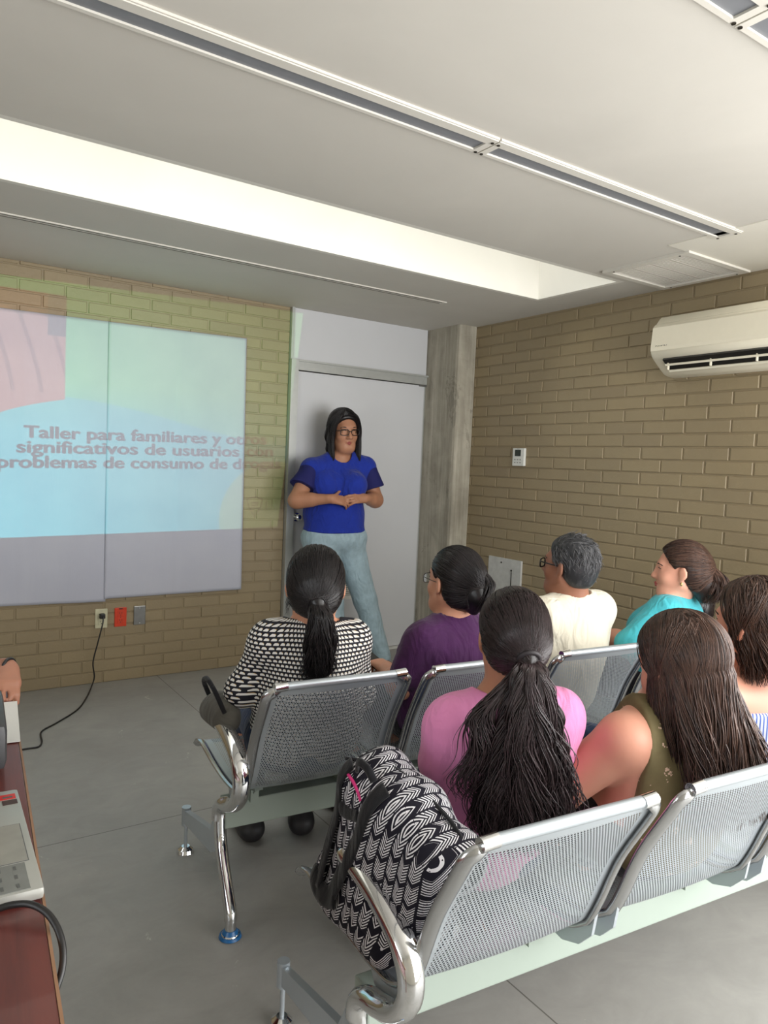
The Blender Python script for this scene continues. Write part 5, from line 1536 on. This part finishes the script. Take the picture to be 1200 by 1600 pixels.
# joints listed left, right of the person (her left is at the picture's right)
P['sh'] = [A_(2.735, 4.335, 1.378), A_(2.335, 4.375, 1.362)]
P['el'] = [A_(2.800, 4.290, 1.160), A_(2.205, 4.330, 1.150)]
P['wr'] = [A_(2.625, 4.155, 1.178), A_(2.375, 4.165, 1.172)]
P['handd'] = [A_(-0.96, -0.12, -0.02), A_(0.96, -0.16, -0.12)]; P['handn'] = [A_(0.0, -0.85, 0.55), A_(0.0, -0.85, 0.55)]; P['thumb'] = [1, -1]
P['hj'] = [A_(2.600, 4.31, 0.86), A_(2.400, 4.33, 0.86)]
P['kn'] = [A_(2.715, 4.235, 0.470), A_(2.440, 4.235, 0.480)]
P['an'] = [A_(2.800, 4.130, 0.085), A_(2.470, 4.120, 0.085)]
P['to'] = [A_(2.790, 3.985, 0.03), A_(2.420, 3.985, 0.03)]
P['head'] = A_(2.548, 4.335, 1.628); P['Rh'] = rot_ypr(D(187), D(-8), D(3)); P['hs'] = 1.13; P['bust'] = 1.35; P['belly'] = 0.95; P['hsz'] = 1.0
rt = person('person in a royal blue blouse and light jeans standing against the door', (2.62, 4.10, 0))
make_body(rt, P, SK_TAN, h=0.0055, neck_r=0.060, jowl=0.012, curl=(0.28, 0.40, 0.3))
M_BLOUSE = m_cloth('royal_blue_crepe', lin(28, 50, 150), 0.08)
n_ = NT('sheer_navy_sleeve'); n_.col(lin(34, 36, 96)); n_.b.inputs['Alpha'].default_value = 0.93; M_SLEEVE = n_.set(0.8, 0, 0.3)
shirt(rt, P, M_BLOUSE, 'blouse', 0.018, 0.0, hem=0.945, collar_r=0.082, collar_up=0.018, seed=91, amp=0.005, h=0.007)
for i in (0, 1):
    f = Field(); S, E = P['sh'][i], P['el'][i]; d = nrm(E-S)
    f.cone(S+d*0.0, S+d*0.155, 0.069, 0.092, k=0.02); f.cone(P['neck']*0.35+S*0.65-A_(0, 0, 0.03), S, 0.046, 0.066, k=0.03)
    f.cut(S+d*0.150, d)
    f.build('sleeve', M_SLEEVE, rt, h=0.007, noise=folds(95+i, 0.004, 14))
trousers(rt, P, M_DENIM, 'jeans', 0.012, 0.99, seed=92, h=0.007, top=0.09, amp=0.003)
shoes(rt, P, M_SHOE_D)
face_parts(rt, P['head'], P['Rh'], P['hs'], fmat(lin(158, 84, 76), (0.008, 0.006, 0.006)), glasses=M_GLF, thick=0.0024)
f, L = cap_hair(P, 0.015, front=0.056)
Rt = P['Rh']
for q in (-1, 1):
    f.cone(L(q*0.072, -0.03, 0.02), L(q*0.080, -0.005, -0.07), 0.020, 0.018, k=0.03)
    f.cone(L(q*0.080, -0.005, -0.07), L(q*0.080, 0.030, -0.165), 0.018, 0.010, k=0.03)
f.cone(L(-0.05, -0.07, -0.04), L(0.05, -0.07, -0.04), 0.05, k=0.03); f.cone(L(-0.05, -0.07, -0.12), L(0.05, -0.07, -0.12), 0.035, k=0.04)
hr = f.build('hair', H_BLACK, rt, h=0.006)
for q in (-1, 1):
    pth = [L(0.006*q+0.008, 0.030, 0.127), L(0.046*q, 0.050, 0.098), L(0.078*q, 0.034, 0.030), L(0.087*q, 0.024, -0.060), L(0.085*q, 0.036, -0.150), L(0.080*q, 0.046, -0.225)]
    strands('front_lock', tail_strands(pth, P['Rh'][:, 1], P['Rh'][:, 0]*0.45, [0.010, 0.034, 0.036, 0.040, 0.036, 0.022], 620, 30, 80+q, 0.005, 1.4, ends=0.12), 0.0017, H_BLACK, hr, 80+q)
out = []
rs_ = np.random.RandomState(77)
for i in range(900):
    sd = 1 if i % 2 else -1; py = -0.08+rs_.rand()*0.145; t = np.linspace(0, 1, 26)
    x0 = 0.012*sd*rs_.rand(); a = rs_.rand()
    y1 = 0.048-0.13*a
    X = np.interp(t, [0, 0.18, 0.4, 0.7, 1], [x0, 0.070*sd, 0.098*sd, 0.108*sd, (0.085+0.02*rs_.rand())*sd])
    Y = np.interp(t, [0, 0.18, 0.4, 0.7, 1], [py, py*0.75+0.005, y1*0.45, y1, y1+0.02])
    Z = np.interp(t, [0, 0.18, 0.4, 0.7, 1], [0.132-2.4*(py+0.02)**2*2, 0.098-abs(py)*0.2, 0.010, -0.11, -0.225+0.05*rs_.rand()])
    X = X+0.003*np.sin(t*8+rs_.rand()*6)
    out.append(np.stack([L(X[j], Y[j], Z[j]) for j in range(26)]))
strands('loose_strands', drape(out, f, 0.0015, 78), 0.0016, H_BLACK, hr, 78)
finish(rt)

# ---------------------------------------------------------------- 10 person beside the projector, almost out of the picture
P = seated(-0.50, 2.42, D(150), 0.95, (-0.50, 2.40, 1.16), D(140), 0, sw=0.17, hs=1.0, el=[(-0.34, 0.10, 0.80), (0.22, 0.05, 0.72)], wr=[(-0.10, 0.30, 0.60), (0.10, 0.3, 0.60)], g=(1.05, 1.1, 1.05))
P['sh'][0] = A_(-0.30, 2.36, 0.95)
P['el'][0] = A_(0.01, 2.43, 0.795); P['wr'][0] = A_(0.262, 2.205, 0.802)
P['handd'] = [A_(-0.10, -0.95, -0.25), P['handd'][1]]; P['handn'] = [A_(0.2, 0.1, 1.0), A_(0, 0, 1.0)]; P['thumbs'] = [1, 1]
rt = person('person in a black top whose hand with a black wristband rests beyond the projector', (-0.5, 2.45, 0.43))
make_body(rt, P, SK_BROWN, curl=(0.35, 0.4, 0.3))
shirt(rt, P, M_BLACKC, 'sweater', 0.012, 1.72, seed=101, hem=0.46)
trousers(rt, P, M_DENIM_D, seed=102); shoes(rt, P, M_SHOE_D)
face_parts(rt, P['head'], P['Rh'], P['hs'], fmat(lin(140, 76, 70), (0.01, 0.008, 0.008)))
f, L = cap_hair(P, 0.013); f.build('hair', H_BLACK, rt, h=0.007)
w_ = P['wr'][0]; d_ = nrm(P['wr'][0]-P['el'][0]); a_ = nrm(np.cross(d_, [0, 0, 1])); b_ = np.cross(d_, a_)
MB().tube([tuple(w_+d_*0.004+0.029*(math.cos(t)*a_+math.sin(t)*b_)) for t in np.linspace(0, 6.283, 25)], 0.0045, 8, cap=False).build('wristband', M_BLACK, rt, smooth=True)
finish(rt)
st_ = thing('stool', 'plain dark stool under the person beside the projector', 'stool', (-0.50, 2.44, 0))
MB().cyl((0, 0, 0.385), (0, 0, 0.425), 0.17, n=32).build('seat', M_BLACK, st_, angle=40)
for a in range(4): MB().cyl((0.12*math.cos(a*1.571+0.78), 0.12*math.sin(a*1.571+0.78), 0.385), (0.16*math.cos(a*1.571+0.78), 0.16*math.sin(a*1.571+0.78), 0), 0.012, n=12).build('leg', M_STEEL, st_, angle=40)

# ================================================================== BACKPACK, SMALL THINGS
def m_chevron():
    n = NT('chevron_print'); u, v, _ = n.sep(n.uv()); o = n.obj()
    cw = 0.030
    col = n.math('FLOOR', n.math('DIVIDE', u, cw)); fu = n.math('SUBTRACT', n.math('FRACT', n.math('DIVIDE', u, cw)), 0.5); au = n.math('ABSOLUTE', fu)
    vv = n.math('SUBTRACT', v, n.math('MULTIPLY', au, 0.030))
    st = n.math('LESS_THAN', n.math('FRACT', n.math('DIVIDE', vv, 0.0066)), 0.46)
    # dashes: each column broken into arrows of about 4.5 cm, staggered
    blk = n.math('FRACT', n.math('ADD', n.math('DIVIDE', vv, 0.052), n.math('MULTIPLY', col, 0.37)))
    k = n.math('MULTIPLY', st, n.math('LESS_THAN', blk, 0.76)); k = n.math('MULTIPLY', k, n.math('LESS_THAN', au, 0.43))
    k = n.math('MULTIPLY', k, n.math('GREATER_THAN', n.noise(o, 200, 1), 0.30))
    n.col(n.mix(k, lin(24, 22, 34), lin(224, 222, 226))); n.bump(n.noise(o, 400, 2), 0.2, 0.002)
    return n.set(0.8, 0, 0.25)
M_CHEV = m_chevron()
M_STRAP = m_cloth('black_webbing', lin(24, 24, 28), 0.1, 500)
A_ = lambda *a: np.array(a, float)
bp = thing('backpack', 'black and white chevron-print backpack standing on the end seat against the armrest', 'backpack', (0.875, 1.18, 0.44))
def bag_map(co):
    q = co-A_(0.875, 1.18, 0.44)
    side = np.abs(q[:, 0]+0.035) > 0.055
    return np.stack([q[:, 1]+0.25*q[:, 2], q[:, 2]-0.25*q[:, 1]-0.95*q[:, 0]], 1)
f = Field()
lo, hi = [], []
for x in (0.838, 0.878):
    f.cone((x, 1.115, 0.505), (x, 1.33, 0.500), 0.055, 0.060, k=0.05)
    f.cone((x, 1.025, 0.675), (x, 1.25, 0.735), 0.045, 0.050, k=0.05)
    f.cone((x, 1.115, 0.505), (x, 1.025, 0.675), 0.055, 0.045, k=0.05)
    f.cone((x, 1.33, 0.500), (x, 1.26, 0.72), 0.060, 0.052, k=0.05)
    f.cone((x, 1.19, 0.50), (x, 1.14, 0.700), 0.065, 0.055, k=0.06)
f.ell((0.845, 1.17, 0.60), (0.070, 0.15, 0.13), k=0.05)
f.cut((0, 0, 0.452), (0, 0, -1), k=0.02)
f.build('main_compartment', M_CHEV, bp, h=0.006, noise=folds(201, 0.005, 11), uv=bag_map)
g = Field()
g.ell((0.802, 1.22, 0.535), (0.038, 0.135, 0.105), k=0.03); g.cone((0.796, 1.12, 0.470), (0.796, 1.325, 0.475), 0.036, k=0.04)
g.build('front_pocket', M_CHEV, bp, h=0.006, noise=folds(202, 0.004, 16), uv=bag_map)
bagf = Field(); bagf.p = f.p[:-1]+g.p
def hug(pts, w, lift=0.004):
    q = np.array([list(p) for p in catmull([tuple(p) for p in pts], 8)]); q = drape(q[None], bagf, 0.0)[0]
    d = bagf.at(q); gr = np.stack([bagf.at(q+np.eye(3)[i]*0.002)-d for i in range(3)], -1); gr /= np.linalg.norm(gr, axis=1, keepdims=True)
    q = q+gr*lift
    up = gr.mean(0); return q, nrm(up)
def webbing(name, pts, w, m=None):
    q, up = hug(pts, w)
    t = np.cross(np.gradient(q, axis=0).mean(0), up)
    return MB().tube([tuple(p) for p in q], w/2, 10, 0.22, up=tuple(t)).build(name, m or M_STRAP, bp, smooth=True)
def strap(name, pts, w, t, m, parent):
    pts = catmull([tuple(p) for p in pts], 8)
    b = MB(); b.tube(pts, w/2, 10, t/w, up=(0.2, -0.1, 1)); return b.build(name, m, parent, smooth=True)
S1 = [A_(0.792, 1.150, 0.790), A_(0.780, 1.165, 0.735), A_(0.772, 1.190, 0.66), A_(0.756, 1.225, 0.58), A_(0.748, 1.27, 0.50)]
S2 = [A_(0.792, 1.270, 0.785), A_(0.782, 1.285, 0.735), A_(0.774, 1.295, 0.66), A_(0.758, 1.310, 0.58), A_(0.77, 1.32, 0.50)]
for Sx in (S1, S2): webbing('shoulder_strap', Sx, 0.040)
MB().tube(catmull([(0.795, 1.18, 0.775), (0.785, 1.195, 0.800), (0.785, 1.225, 0.800), (0.795, 1.245, 0.775)], 6), 0.009, 8, 0.5).build('carry_handle', M_STRAP, bp, smooth=True)
webbing('chest_strap', [(0.772, 1.195, 0.70), (0.765, 1.24, 0.69), (0.775, 1.30, 0.69)], 0.030)
webbing('lower_strap', [(0.76, 1.24, 0.515), (0.75, 1.29, 0.50), (0.765, 1.35, 0.515)], 0.045)
q_, u_ = hug([(0.785, 1.275, 0.765), (0.78, 1.235, 0.755), (0.775, 1.20, 0.732)], 0.01, 0.002)
MB().tube([tuple(p) for p in q_], 0.0035, 8).build('pink_zip', plain('pink_zip', lin(206, 46, 120), 0.5), bp, smooth=True)
z2 = MB(); z2.tube(catmull([(0.80, 1.30, 0.778), (0.850, 1.20, 0.787), (0.87, 1.08, 0.755), (0.87, 1.00, 0.725), (0.87, 0.975, 0.67)], 8), 0.0040, 8).build('zip', M_STRAP, bp, smooth=True)
finish(bp)

# grey handbag under the arm of the woman in the patterned blouse
hb = thing('handbag', 'grey handbag with a dark strap under the left arm of the patterned blouse', 'handbag', (0.845, 2.13, 0.60))
f = Field(); f.ell((0.855, 2.14, 0.625), (0.045, 0.085, 0.050), k=0.03).cone((0.85, 2.08, 0.60), (0.85, 2.20, 0.60), 0.040, k=0.03)
f.build('bag_body', m_cloth('grey_leather', lin(92, 90, 84), 0.1), hb, h=0.006, noise=folds(210, 0.003, 14))
MB().tube(catmull([(0.83, 2.05, 0.64), (0.800, 2.06, 0.71), (0.795, 2.12, 0.735), (0.815, 2.19, 0.70), (0.84, 2.21, 0.65)], 6), 0.0075, 8, 0.5).build('strap', M_STRAP, hb, smooth=True)
finish(hb)

# phone in the hands of the woman in purple
ph = thing('phone', 'black phone held in the hands of the purple T-shirt', 'phone', (1.615, 2.44, 0.615))
ph.rotation_euler = (D(20), 0, D(12))
MB().box((0, 0, 0), (0.070, 0.135, 0.009), bev=0.003).build('case', M_BLACK, ph)

# striped tote bag on the floor under the front bench
tt_ = thing('tote_bag', 'white bag with black stripes on the floor under the front bench', 'bag', (1.62, 2.20, 0))
def m_tote():
    n = NT('striped_canvas'); x, y, z = n.sep(n.obj())
    n.col(n.mix(n.math('LESS_THAN', n.math('FRACT', n.math('DIVIDE', n.math('ADD', x, n.math('MULTIPLY', z, 0.3)), 0.045)), 0.35), lin(206, 202, 194), lin(40, 38, 40))); return n.set(0.8, 0, 0.3)
f = Field(); f.cone((-0.09, 0, 0.06), (0.09, 0, 0.06), 0.058, k=0.04).cone((-0.08, 0, 0.24), (0.08, 0, 0.24), 0.035, k=0.05).cone((-0.09, 0, 0.06), (-0.08, 0, 0.24), 0.055, 0.035, k=0.05).cone((0.09, 0, 0.06), (0.08, 0, 0.24), 0.055, 0.035, k=0.05)
f.ell((0, 0, 0.15), (0.12, 0.05, 0.13), k=0.04); f.cut((0, 0, 0.003), (0, 0, -1)); f.cut((0, 0, 0.265), (0, 0, 1))
f.build('bag_body', m_tote(), tt_, h=0.007, noise=folds(220, 0.004, 14))
for yy in (-0.03, 0.03): MB().tube(catmull([(-0.05, yy, 0.255), (-0.045, yy, 0.33), (0, yy, 0.355), (0.045, yy, 0.33), (0.05, yy, 0.255)], 6), 0.006, 8, 0.5).build('handle', M_STRAP, tt_, smooth=True)
